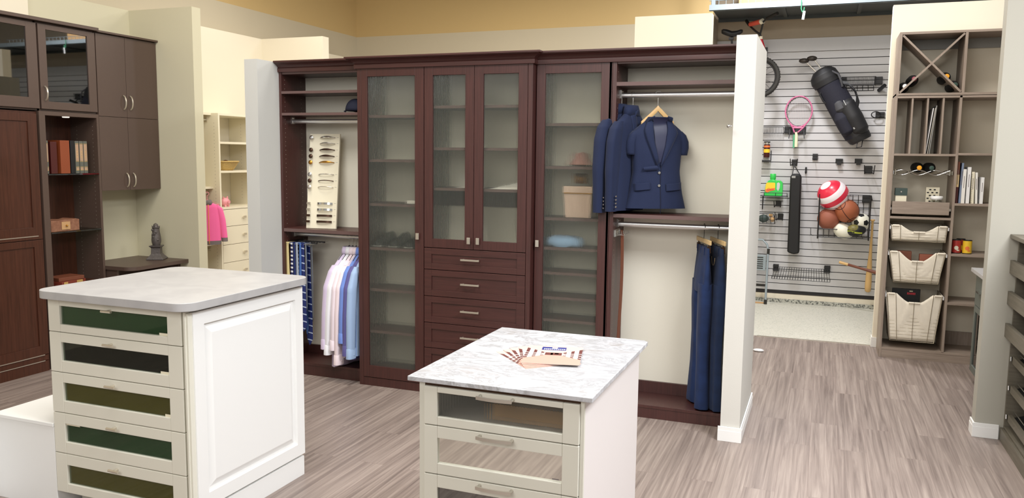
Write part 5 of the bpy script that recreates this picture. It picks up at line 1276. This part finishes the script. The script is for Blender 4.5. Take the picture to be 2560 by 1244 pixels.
gpart('stand_leg', 'blackplastic', lambda m: (m.tube([(-.12, .0, .72), (-.115, -.02, .4), (-.10, -.02, .1)], .009, 6), m.tube([(-.02, -.05, -.01), (-.06, -.08, -.06), (-.01, -.09, -.075), (.03, -.05, -.02)], .006, 6)))
for i, (a, b_, lb) in enumerate((((2010, 152), (2056, 196), 'golf club with the lower, left head above the golf bag'), ((2030, 146), (2068, 192), 'golf club with the upper, right head above the golf bag'))):
    t = thing('golf_club', lb, 'golf club', at(a[0], a[1], 9.66), 0, 'golf clubs in the bag')
    h = at(a[0], a[1], 9.66); e_ = at(b_[0], b_[1], 9.66)
    for s in (0, .02):
        m = M(); m.rod(h+Vector((s+.02, 0, -.01)), e_+Vector((s, 0, 0))+(e_-h)*.5, .006, 8); m.build('shaft', 'satin', t, smooth=60) if s == 0 else None
    m = M(); m.sphere(h, .055, 16, 10, (1, .8, .52)); m.build('club_head', 'club_dark', t, smooth=True)
# racquet
rq = thing('tennis_racquet', 'pink tennis racquet with cream grip, hung head up on the slat wall', 'racquet', px(1993, 330, .1))
C_ = px(1997, 279, .10); rx_, rz_ = .142, .172
m = M(); P = [(C_.x+rx_*math.cos(a)*(1-.10*(math.sin(a) < 0)*abs(math.sin(a))), C_.y, C_.z+rz_*math.sin(a)) for a in [2*PI*k/48 for k in range(48)]]; m.tube(P, .008, 8, True)
N1, N2 = px(1986, 331, .10), px(1994, 331, .10)
for s, e_ in ((-1, N1), (1, N2)): m.tube([(C_.x+s*rx_*.60, C_.y, C_.z-rz_*.78), (C_.x+s*rx_*.38, C_.y, C_.z-rz_*1.05), e_], .008, 8)
m.rod((C_.x-rx_*.36, C_.y, C_.z-rz_*1.04), (C_.x+rx_*.36, C_.y, C_.z-rz_*1.04), .009); m.build('frame', 'racquet_pink', rq, smooth=60)
m = M()
for k in range(-7, 8):
    f = k/8; h = rz_*math.sqrt(1-f*f); m.rod((C_.x+f*rx_, C_.y, C_.z-h), (C_.x+f*rx_, C_.y, C_.z+h), .0011, 4)
for k in range(-8, 9):
    f = k/9; h = rx_*math.sqrt(1-f*f)*(.95 if f < 0 else 1); m.rod((C_.x-h, C_.y, C_.z+f*rz_), (C_.x+h, C_.y, C_.z+f*rz_), .0011, 4)
m.build('strings', 'string', rq)
m = M(); m.tube([px(1990, 330, .10), px(1991, 338, .10), px(1990, 367, .10)], [.012, .016, .017], 8); m.build('grip', 'grip', rq, smooth=40)
m = M(); p = px(1985, 350, .075); m.rod(px(1986, 336, .075), px(1984.5, 369, .075), .013, 8); t = thing('tennis_racquet', 'green-gripped second racquet, mostly hidden behind the pink one', 'racquet', p); m.build('grip', 'grip_green', t, smooth=50)
m = M(); m.tube([(C_.x+rx_*.93*math.cos(a)+.004, YG-.075, C_.z+rz_*.94*math.sin(a)) for a in [2*PI*k/40 for k in range(40)]], .007, 6, True); m.tube([(C_.x-.03, YG-.075, C_.z-rz_*.94), px(1986, 336, .075)], .007, 6); m.build('frame', 'bag_grey', t, smooth=60)
# hooks and holders
def hookthing(x, y, kind, lb, w=.055, h=.07):
    p = px(x, y); t = thing('wall_hook', lb, 'hook', (p.x, YG, p.z), 0, 'black hooks on the slat wall')
    m = M(); bracket(m, p, w, h); m.build('bracket', 'blackplastic', t)
    m = M()
    if kind == 'single': m.tube([(p.x, YG-.02, p.z-h/2+.01), (p.x, YG-.14, p.z-h/2), (p.x, YG-.15, p.z-h/2+.02)], .004, 6)
    elif kind == 'double':
        for s in (-1, 1): m.tube([(p.x+s*w*.5, YG-.02, p.z-h*.35), (p.x+s*w*.6, YG-.20, p.z-h*.5), (p.x+s*w*.7, YG-.22, p.z+h*.6)], .005, 6)
    elif kind == 'clip':
        m.box(p.x-w*.3, p.x+w*.3, YG-.06, YG-.02, p.z-h*.9, p.z-h*.3)
    elif kind == 'loop': m.tube([(p.x-w*.5+w*.5*math.cos(a), YG-.06, p.z+h*.55*math.sin(a)) for a in [2*PI*k/16 for k in range(16)]], .006, 6, True)
    m.build('prongs', 'blackwire', t, smooth=60)
hookthing(2038, 392, 'single', 'square black hook under the golf bag, above the ball basket')
hookthing(1986, 406, 'double', 'double black hook from which the long black bag hangs')
hookthing(2015, 425, 'single', 'narrow black hook right of the black bag hook', .018, .07)
hookthing(2098, 402, 'clip', 'left of the two black T-shaped clips below the golf bag', .075, .05)
hookthing(2146, 402, 'clip', 'right of the two black T-shaped clips below the golf bag', .075, .05)
hookthing(2171, 424, 'double', 'double-armed black hook right of the T-shaped clips', .075, .085)
hookthing(2200, 287, 'loop', 'black ring hook at the right edge of the slat wall', .09, .06)
hookthing(1946, 508, 'double', 'black hook right under the green bottle shelf', .055, .065)
hookthing(1951, 540, 'double', 'lower black hook left of the long black bag', .055, .065)
m = M(); m.tube([px(2197, 226, .02), px(2212, 213, .12)], .02, 12); tag(m.build('padded_hook', 'blackplastic', smooth=50), 'short padded black peg at the right edge of the slat wall', 'hook')
# wire shelves
def wire_shelf(name, x0, y0, x1, y1, d, nu, lb, boxes=(), lower=None):
    A = px(x0, y0, d); B = px(x1, y0, d); B.z = A.z; z1 = A.z; z0 = px(x0, y1, d).z
    t = thing(name, lb, 'wire shelf', ((A.x+B.x)/2, YG, z1))
    m = M(); yf, yb = YG-d, YG-.006
    for z in (z1, z0): m.tube([(A.x, yb, z), (A.x, yf, z), (B.x, yf, z), (B.x, yb, z)], .004, 6)
    for i in range(nu+1): x = A.x+(B.x-A.x)*i/nu; m.tube([(x, yb, z0), (x, yf, z0), (x, yf, z1)], .0022, 4)
    m.build('wire_frame', 'blackwire', t)
    m = M()
    for (bx, by, bw, bh) in boxes: m = M(); bracket(m, px(bx, by), bw, bh, .03); m.build('bracket', 'blackplastic', t)
    return t
wire_shelf('wire_shelf', 2104, 193, 2190, 212, .12, 26, 'long black wire shelf with end brackets, right of the golf bag', ((2196, 202, .08, .085), (2110, 202, .05, .08)))
m = M(); gridlines(m, px(2116, 214, .004), px(2184, 213, .004), px(2184, 226, .004), px(2116, 227, .004), 5, 2, .003); tag(m.build('wire_grid', 'blackwire'), 'small black wire grid just under the long wire shelf', 'wire grid')
wire_shelf('wire_shelf', 1905, 317, 1958, 333, .14, 14, 'short black wire shelf left of the pink racquet', ((1970, 325, .075, .08),))
m = M(); p = px(1994, 325); m.box(p.x-.10, p.x+.09, YG-.012, YG-.001, p.z-.05, p.z+.04)
for s in (-.085, .08): m.tube([(p.x+s, YG-.01, p.z+.03), (p.x+s*.9, YG-.14, p.z-.02), (p.x+s, YG-.15, p.z-.10)], .005, 6)
tag(m.build('racquet_holder', 'bag_grey'), 'dark holder bracket with two arms behind the pink racquet throat', 'holder')
# tennis ball can
p = px(1917, 378, .06); cn = thing('spray_can', 'tall dark can with red and yellow label, in a wire holder on the slat wall', 'can', (p.x, p.y, p.z-.10), 0, None, local=True)
m = M(); m.mat('book_maroon').lathe((0, 0, 0), [(.03, .03), (.034, .035), (.034, .17), (.03, .18)], 20); m.mat('chrome').lathe((0, 0, 0), [(.03, .18), (.032, .19), (.030, .20)], 20); m.mat('black').lathe((0, 0, 0), [(.035, .20), (.035, .212), (.002, .213)], 20)
m.build('body', None, cn, smooth=40)
m = M(); m.mat('label_orange').lathe((0, 0, 0), [(.0345, .145), (.0345, .165)], 20); m.mat('label_yellow').lathe((0, 0, 0), [(.0345, .085), (.0345, .125)], 20); m.build('label_band', None, cn, smooth=40)
m = M(); a0 = px(1928, 385, .0); m.tube([(p.x-.05, YG-.005, p.z-.10), (p.x-.045, p.y-.04, p.z-.11), (p.x+.045, p.y-.04, p.z-.11), (p.x+.045, YG-.005, p.z-.11), (p.x+.045, YG-.005, p.z+.01)], .005, 6); m.box(p.x-.04, p.x+.04, p.y-.035, p.y+.035, p.z-.113, p.z-.10)
tag(m.build('can_holder', 'blackwire'), 'black wire holder under the tall can', 'holder')
# green bottle on wire shelf
p = px(1933, 489, .14); g = thing('detergent_jug', 'bright green plastic jug with yellow-orange label, on a small wire shelf', 'jug', (p.x+.0, p.y, p.z), 0, None, local=True)
m = M(); m.prism([(-.095, 0), (.095, 0), (.102, .02), (.10, .13), (.095, .155), (.072, .175), (.045, .18), (.03, .172), (.026, .18), (-.03, .185), (-.06, .17), (-.085, .13), (-.098, .02)], -.042, .042, 'xz'); b_ = m.build('body', 'bottle_green', g, bevel=.012, smooth=50)
m = M(); m.lathe((-.012, 0, 0), [(.028, .178), (.030, .19), (.033, .195), (.033, .245), (.03, .25), (.002, .25)], 24); m.build('cap', 'bottle_green', g, smooth=40)
m = M(); m.prism([(.036, .08), (.052, .055), (.068, .09), (.07, .14), (.055, .155), (.036, .145)], -.0432, -.0425, 'xz'); m.build('handle_opening', 'slat', g)
m = M(); e_ = -.0435
m.mat('label_yellow').prism([(-.082, .135), (-.07, .15), (.012, .15), (.018, .14), (.02, .09), (-.088, .07)], e_, e_+.001, 'xz'); m.mat('label_orange').prism([(-.088, .072), (.02, .092), (.018, .066), (-.03, .054), (-.062, .038), (-.086, .045)], e_-.0003, e_+.001, 'xz')
m.build('label', None, g)
cu = bpy.data.curves.new('lt', 'FONT'); cu.body = 'Gain'; cu.size = .042; cu.extrude = .0004; cu.align_x = 'CENTER'; cu.shear = .3
def text_part(body, size, mat, parent, loc, rotx=PI/2, rotz=0, shear=0, name='lettering'):
    c = bpy.data.curves.new(name, 'FONT'); c.body = body; c.size = size; c.extrude = .0003; c.align_x = 'CENTER'; c.align_y = 'CENTER'; c.shear = shear
    o = bpy.data.objects.new(name+'_c', c); COL.objects.link(o); bpy.context.view_layer.update()
    me = bpy.data.meshes.new_from_object(o); bpy.data.objects.remove(o); me.materials.clear(); me.materials.append(MATS[mat])
    o = bpy.data.objects.new(name, me); COL.objects.link(o); o.rotation_euler = (rotx, 0, rotz); o.location = loc
    if parent is not None: o.parent = parent
    return o
bpy.data.curves.remove(cu)
text_part('Gain', .040, 'bike_red', g, (-.036, -.0442, .073), shear=.3)
sh_ = thing('wire_shelf', 'black wire shelf holding the green jug, at the left edge of the slat wall', 'wire shelf', (p.x, YG, p.z-.002))
m = M(); z = p.z-.004; x0, x1 = p.x-.22, px(1970, 480).x
for y in (YG-.005, YG-.08, YG-.16, YG-.22): m.rod((x0, y, z), (x1, y, z), .004, 6)
for k in range(8): x = x0+(x1-x0)*k/7; m.rod((x, YG-.005, z), (x, YG-.22, z), .0025, 4)
m.rod((x0, YG-.22, z+.04), (x1, YG-.22, z+.04), .004, 6)
for k in range(4): x = x0+(x1-x0)*k/3; m.rod((x, YG-.22, z), (x, YG-.22, z+.04), .003, 4)
m.rod((x0+.1, YG-.01, z), (x0+.1, YG-.01, z-.16), .006, 6); m.rod((x0, YG-.01, z-.06), (x1-.05, YG-.01, z-.06), .003, 4); m.build('wire_frame', 'blackwire', sh_)
p2 = px(1915, 545, .12); t = thing('wire_basket', 'small black wire basket with mixed odds and ends, under the green jug shelf', 'basket', (p2.x, YG, p2.z))
m = M(); x0, x1 = p2.x-.25, px(1937, 545, .2).x; yb, yf = YG-.006, YG-.2; zb_, zt_ = p2.z-.055, p2.z+.06
m.tube([(x0, yf, zt_), (x1-.02, yf, zt_), (x1, yf, zt_-.05), (x1, yf, zb_)], .005, 6); m.tube([(x1, yf, zt_-.05), (x1-.01, yb, zt_)], .004, 6); m.rod((x0, yf, zb_), (x1, yf, zb_), .004, 6)
for k in range(9): x = x0+(x1-x0)*k/8; m.tube([(x, yf, zt_), (x, yf, zb_), (x, yb, zb_)], .0025, 4)
for f in (.33, .66): m.rod((x0, yf, zb_+(zt_-zb_)*f), (x1, yf, zb_+(zt_-zb_)*f), .0025, 4)
m.build('wire_frame', 'blackwire', t)
m = M(); m.sphere((x1-.03, YG-.11, zb_+.045), .03, 12, 8); m.sphere((x1-.05, YG-.10, zb_+.09), .022, 12, 8); tag(m.build('toy_ball', 'tan_pad', smooth=True), 'tan rubber toy in the right end of the small wire basket', 'toy')
m = M(); m.sphere((x1-.13, YG-.10, zb_+.05), .05, 14, 9, (1.2, .8, .9)); tag(m.build('work_glove', 'teal_dark', smooth=True), 'dark green bundle in the middle of the small wire basket', 'glove')
# long black bag
lb_ = thing('folding_chair_bag', 'long black nylon carry bag hanging from a double hook', 'bag', px(1986, 530, .12))
a = [px(x, y, .16) for x, y in ((1976, 440), (1981, 434), (1999, 434), (2004, 440), (2001, 520), (1998, 632), (1984, 635), (1968, 629), (1972, 540))]
m = M(); n_ = len(a); fr = [(q.x, q.z) for q in a]; m.prism(fr, YG-.20, YG-.06, 'xz'); m.build('sleeve', 'black', lb_, bevel=.018, smooth=50)
m = M(); top = px(1985, 412, .14)
for s, e_ in ((1981, 436), (2001, 438)):
    q = px(s, e_, .14); m.tube([top, q], .006, 6)
m.build('carry_strap', 'bag_grey', lb_)
m = M(); q = px(1984, 442, .205); m.box(q.x-.02, q.x+.02, YG-.203, YG-.2005, q.z-.012, q.z+.012); m.build('emblem', 'inner_grey', lb_)
# ball basket
XB0, XB1 = px(2049, 500, .28).x, px(2177, 500, .28).x; ZT = px(2049, 487, .28).z; ZM = px(2060, 520, .28).z; ZB = px(2060, 592, .28).z
bb = thing('ball_basket', 'large black wire basket full of sports balls on the slat wall', 'basket', ((XB0+XB1)/2, YG, ZB))
yf, yb = YG-.28, YG-.01
m = M()
for x in (XB0, XB1): m.rod((x, yf, ZT+.01), (x, yf, ZB-.02), .009, 6)
for z in (ZT, ZM): m.rod((XB0, yf, z), (XB1 if z < ZM else XB0+(XB1-XB0)*.62, yf, z), .003, 5)
m.rod((XB0, yf, ZB), (XB1, yf, ZB), .005, 5); m.rod((XB0, yf, ZB+.09), (XB0+.22, yf, ZB+.09), .005, 5)
for k in range(1, 9):
    x = XB0+(XB1-XB0)*k/9; m.rod((x, yf, ZB), (x, yb, ZB), .003, 4)
    if k < 6: m.rod((x, yf, ZT), (x, yf, ZM), .002, 4)
gridlines(m, (XB0, yb, ZT), (XB1, yb, ZT), (XB1, yb, ZB), (XB0, yb, ZB), 9, 6, .0028)
for z in (ZT, ZB): 
    for x in (XB0, XB1): m.rod((x, yf, z), (x, yb, z), .005, 5)
m.build('wire_frame', 'blackwire', bb)
m = M(); bracket(m, px(2166, 497), .085, .085, .03); m.build('bracket', 'blackplastic', bb)
def place(m, c, rot): return m.xf(Matrix.Translation(c)@rot)
# striped ball
YB = YG-.19
t = at(2083, 488, YB); bt = thing('beach_ball', 'large red and white spiral striped ball on top in the ball basket', 'ball', t, 0, None, local=True)
m = M(); m.sphere((0, 0, 0), .168, 36, 24); o = m.build('ball_skin', 'beach', bt, smooth=True); o.rotation_euler = (math.radians(28), math.radians(-38), 0)
def seamball(c, r, mt, lb, rot):
    t = thing('basketball', lb, 'ball', c, 0, None, local=True)
    m = M(); m.sphere((0, 0, 0), r, 32, 20); o = m.build('ball_skin', mt, t, smooth=True)
    m = M()
    for f in (lambda a: (math.cos(a), math.sin(a), 0), lambda a: (math.cos(a), 0, math.sin(a))): m.tube([Vector(f(2*PI*k/40))*r*1.0 for k in range(40)], .0035, 5, True)
    for s in (-1, 1): m.tube([Vector((s*(.80-.22*math.cos(2*a)), math.sqrt(max(0, 1-(.80-.22*math.cos(2*a))**2))*math.cos(a), math.sqrt(max(0, 1-(.80-.22*math.cos(2*a))**2))*math.sin(a)))*r for a in [2*PI*k/40 for k in range(40)]], .0035, 5, True)
    q = m.build('seam_lines', 'seam', t, smooth=True); q.rotation_euler = rot
seamball(at(2117, 527, YB-.02), .128, 'basket_brown', 'brown basketball with dark seams, in the middle of the ball basket', (.5, .9, .3))
t = thing('basketball', 'worn smooth brown ball at the left of the ball basket', 'ball', at(2071, 547, YB), 0, None, local=True); m = M(); m.sphere((0, 0, 0), .118, 28, 18); m.build('ball_skin', 'basket_brown2', t, smooth=True)
c = at(2152, 555, YB); t = thing('soccer_ball', 'white and black soccer ball, rightmost in the ball basket', 'ball', c, 0, None, local=True); r = .098
m = M(); m.mat('volley').sphere((0, 0, 0), r, 28, 18); m.mat('ball_black')
ph = (1+5**.5)/2
for v in [(0, s1, s2*ph) for s1 in (-1, 1) for s2 in (-1, 1)]+[(s1, s2*ph, 0) for s1 in (-1, 1) for s2 in (-1, 1)]+[(s2*ph, 0, s1) for s1 in (-1, 1) for s2 in (-1, 1)]:
    nrm = Vector(v).normalized(); a = nrm.orthogonal().normalized(); b2 = nrm.cross(a); P = []
    for k in range(5): P.append((nrm*math.cos(.34)+(a*math.cos(2*PI*k/5)+b2*math.sin(2*PI*k/5))*math.sin(.34))*r*1.006)
    rs = []
    for f in (0.02, .35, .7, 1):
        ring = []
        for k in range(5):
            for g in (0, .25, .5, .75):
                q = nrm*r+((P[k].lerp(P[(k+1) % 5], g))-nrm*r)*f; ring.append(q.normalized()*r*1.006)
        rs.append(ring)
    m.rings(rs, True, False)
m.build('ball_skin', None, t, smooth=True)
c = at(2108, 577, YB-.02); t = thing('rugby_ball', 'cream white football-shaped ball at the bottom of the ball basket', 'ball', c, 0, None, local=True); m = M(); m.sphere((0, 0, 0), .098, 24, 16, (1.12, .95, .85)); o = m.build('ball_skin', 'volley', t, smooth=True); o.rotation_euler = (0, .45, 0)
c = at(2140, 576, YB-.07); t = thing('football', 'small black football with a lime stripe and camo patch, front of the ball basket', 'ball', c, 0, None, local=True)
m = M(); m.sphere((0, 0, 0), .072, 24, 16, (1.45, .9, .85)); o = m.build('ball_skin', 'ball_black', t, smooth=True); o.rotation_euler = (0, -.15, 0)
m = M(); P = []
for q in range(2):
    row = []
    for k in range(17):
        x = -.088+.15*k/16; th = -.15-.32*q-.2*(x/.1); k_ = math.sqrt(max(0, 1-(x/.1044)**2)); row.append((x, -.0655*k_*math.cos(th), .062*k_*math.sin(th)))
    P.append(row)
m.rings(P, close=False, caps=False); m.build('stripe', 'lime', t, smooth=True)
m = M(); m.sphere((-.02, -.010, .018), .058, 16, 10, (1.2, 1, .85)); m.build('camo_patch', 'camo', t, smooth=True)
# bats
bt = thing('baseball_bat', 'wooden baseball bat hanging knob up beside the ball basket', 'bat', px(2175, 640, .12))
A, B = px(2182, 548, .12), px(2169, 730, .12); d = B-A; m = M(); L_ = d.length
m.tube([A+d*f for f in (0, .012, .02, .03, .3, .5, .65, .78, .93, .985, 1)], [.02, .024, .022, .0125, .013, .018, .026, .032, .034, .030, .012], 16); m.build('bat_body', 'maple', bt, smooth=60)
bt = thing('baseball_bat', 'reddish wooden bat sticking out sideways from behind the pantry wall', 'bat', px(2150, 668, .3))
A, B = px(2099, 655, .25), px(2200, 684, .42); d = B-A; m = M(); m.tube([A+d*f for f in (0, .01, .5, .9, 1)], [.008, .015, .014, .02, .02], 12); m.build('bat_body', 'leather_brown', bt, smooth=60)
m = M(); m.tube([A-d*.003, A+d*.22], [.0165, .0155], 12); m.build('handle_wrap', 'maple', bt, smooth=60)
m = M()
for x, y in ((2186, 500), (2178, 548)): q = px(x, y); m.tube([(q.x-.03, YG-.004, q.z+.04), (q.x-.03, YG-.06, q.z), (q.x-.03, YG-.13, q.z), (q.x-.03, YG-.135, q.z+.02)], .004, 6)
tag(m.build('wire_hook', 'blackwire'), 'thin black wire hooks carrying the hanging wooden bat', 'hook')
m = M(); q = px(2031, 580); m.tube([(q.x-.02, YG-.004, q.z+.05), (q.x-.018, YG-.05, q.z-.02), (q.x+.01, YG-.10, q.z-.03)], .003, 5); tag(m.build('wire_hook', 'blackwire'), 'thin single wire hook left of the ball basket bottom', 'hook')
# low wire grid basket
wg = thing('wire_grid_shelf', 'wide slanted black wire grid shelf low on the slat wall', 'wire shelf', px(2003, 690))
A = px(1938, 667, .02); B = px(2072, 672, .02); D_ = px(1929, 697, .30); C2 = px(2075, 704, .30)
A.z = B.z = (A.z+B.z)/2; D_.z = C2.z = (D_.z+C2.z)/2
m = M(); gridlines(m, A, B, C2, D_, 22, 3, .0026); gridlines(m, D_, C2, C2+Vector((0, 0, .03)), D_+Vector((0, 0, .03)), 22, 1, .0022); m.build('wire_frame', 'blackwire', wg)
m = M(); bracket(m, px(1940, 668), .06, .08, .03); m.build('bracket', 'blackplastic', wg)
m = M(); bracket(m, px(2068, 672), .065, .08, .03); m.build('bracket', 'blackplastic', wg)
# step stool
stl = thing('step_stool', 'folded grey metal step stool leaning at the left of the slat wall', 'step stool', (px(1900, 750, .2).x, YG-.2, 0))
xl, xr = px(1917, 700, .15).x-.40, px(1917, 700, .15).x
m = M(); m.tube([(xr, YG-.22, .0+.012), (xr-.003, YG-.12, .62), (xr-.02, YG-.11, .68), (xr-.07, YG-.105, .73), (xl+.07, YG-.105, .73), (xl+.02, YG-.11, .68), (xl, YG-.12, .62), (xl, YG-.22, .012)], .013, 10); m.build('frame_tube', 'galv', stl, smooth=60)
m = M()
for x in (xl, xr): m.rod((x, YG-.222, 0), (x, YG-.214, .05), .018, 10); m.rod((x, YG-.128, .57), (x, YG-.12, .63), .016, 10)
m.build('rubber_foot', 'rubber', stl, smooth=60)
m = M(); m.box(xl+.02, xr-.02, YG-.16, YG-.14, .38, .56); 
st_ = m.build('step', 'galv', stl, bevel=.004)
m = M()
for k in range(6): m.box(xl+.05, xr-.05, YG-.163, YG-.16, .40+k*.025, .41+k*.025)
m.build('tread_ribs', 'rubber', st_)
m = M(); m.box(xl+.015, xr-.015, YG-.205, YG-.17, .20, .225); m.build('cross_bar', 'rubber', stl)
# overhead rack
ov = thing('overhead_rack', 'galvanised overhead storage rack with wire deck, across the top of the garage bay', 'rack', (0, 9.3, 3.2))
m = M(); m.box(-1.24, 3.0, 8.99, 9.00, 3.215, 3.275); m.box(-1.24, 3.0, 8.99, 9.03, 3.215, 3.219); m.build('front_beam', 'galv', ov)
m = M(); m.box(-1.24, 3.0, 9.78, 9.79, 3.215, 3.275); m.build('rear_beam', 'galv_dark', ov)
m = M()
for x in (-.5, .25, 1.2): m.box(x-.02, x+.02, 9.0, 9.78, 3.235, 3.25)
m.build('deck_support', 'galv_dark', ov)
m = M(); m.box(-1.23, 3.0, 9.03, 9.77, 3.252, 3.262); m.build('deck_liner', 'galv_dark', ov)
m = M(); zt_ = 3.32
for k in range(29): x = -1.22+k*.075; m.rod((x, 9.005, 3.27), (x, 9.005, zt_), .0035, 4); m.rod((x, 9.0, 3.27), (x, 9.78, 3.27), .0035, 4)
for y in (9.005,): m.rod((-1.24, y, zt_), (.95, y, zt_), .004, 4)
for y in (9.2, 9.4, 9.6): m.rod((-1.24, y, 3.267), (.95, y, 3.267), .004, 4)
m.build('wire_deck', 'galv', ov)
m = M()
for x in (-1.2, 1.4): m.box(x-.02, x+.02, 9.0, 9.02, 3.27, 5.0)
m.build('hanger_post', 'galv', ov)
m = M(); P = [at(2004, 0, 8.97), at(2003, 22, 8.97), at(2006, 30, 8.97), at(2010, 26, 8.97), at(2011, 18, 8.97)]; m.tube(P, .006, 6); tc_ = tag(m.build('twine_loop', 'twine_green', smooth=60), 'green cord loop hanging down from the overhead rack', 'cord')
m = M(); q = at(2009, 38, 8.965); m.obox((q.x, q.y, q.z), (.024, .002, .085), Matrix.Rotation(.12, 3, 'Y')); m.build('paper_tag', 'white', tc_)
m = M(); m.box(-.95, -.2, 9.1, 9.7, 3.275, 3.55); tag(m.build('storage_carton', 'tan_pad', bevel=.005), 'brown carton lying on top of the overhead rack', 'box')
m = M(); q = at(1888, 836, 7.6) if False else None
# crumpled paper bit on floor by the wall corner
p_ = atz(1896, 878, 0); m = M(); m.sphere((p_.x, p_.y, .012), .03, 8, 5, (1.6, 1, .4)); tag(m.build('paper_scrap', 'white'), 'small white scrap lying on the wood floor by the wall end', 'scrap')
m = M(); p_ = onf = atz(1898, 757, 0); m.box(p_.x-.05, p_.x+.05, p_.y-.02, p_.y+.02, 0, .012); tag(m.build('wood_chip', 'tan_wood_in', bevel=.003), 'brown wood offcut on the speckled floor near the step stool foot', 'offcut')
# ================================================================ lights
def area(name, loc, size, power, color=(1, .97, .92), rot=(0, 0, 0), sy=None, spread=None):
    l = bpy.data.lights.new(name, 'AREA'); l.energy = power; l.color = color; l.size = size
    if sy: l.shape = 'RECTANGLE'; l.size_y = sy
    if spread: l.spread = math.radians(spread)
    o = bpy.data.objects.new(name, l); COL.objects.link(o); o.location = loc; o.rotation_euler = rot; return o
WARM = (1, .93, .80); COOL = (.93, .96, 1)
area('ceiling_light', (-2.2, 2.2, 4.6), 2.2, 120, (1, .97, .92), sy=1.6)
area('ceiling_light', (1.8, 2.4, 3.9), 1.8, 300, (.96, .975, 1), sy=1.6)
area('ceiling_light', (-3.2, 4.2, 4.7), 1.2, 75, WARM)
area('ceiling_light', (.3, 6.0, 4.4), 1.0, 75, (1, .96, .92))
area('ceiling_light', (-4.7, 6.5, 3.6), .5, 11, (1, .95, .86))
area('ceiling_light', (-.5, 8.3, 3.9), .35, 72, (.97, .97, 1))
area('ceiling_light', (-3.2, 7.4, 3.6), 1.2, 30, (1, .93, .80))
area('front_light', (-1.2, -1.6, 3.4), 3.0, 100, (1, .98, .95), rot=(math.radians(62), 0, 0), sy=2.0)
w = bpy.data.worlds.new('world'); S.world = w; w.use_nodes = True
w.node_tree.nodes['Background'].inputs['Color'].default_value = (1, .96, .9, 1); w.node_tree.nodes['Background'].inputs['Strength'].default_value = .35
# ================================================================ finish
for o in bpy.data.objects:
    if '_loc' in o.keys(): del o['_loc']
    if o.parent is not None:
        for k_ in ('category', 'group'):
            if k_ in o.keys(): del o[k_]
S.view_settings.view_transform = 'Standard'; S.view_settings.look = 'None'; S.view_settings.gamma = 1; S.view_settings.use_curve_mapping = False
S.view_settings.exposure = .15
S.render.film_transparent = False
S.cycles.use_denoising = True
S.cycles.max_bounces = 8; S.cycles.diffuse_bounces = 4; S.cycles.glossy_bounces = 4; S.cycles.transparent_max_bounces = 24; S.cycles.transmission_bounces = 8
S.cycles.sample_clamp_indirect = 6
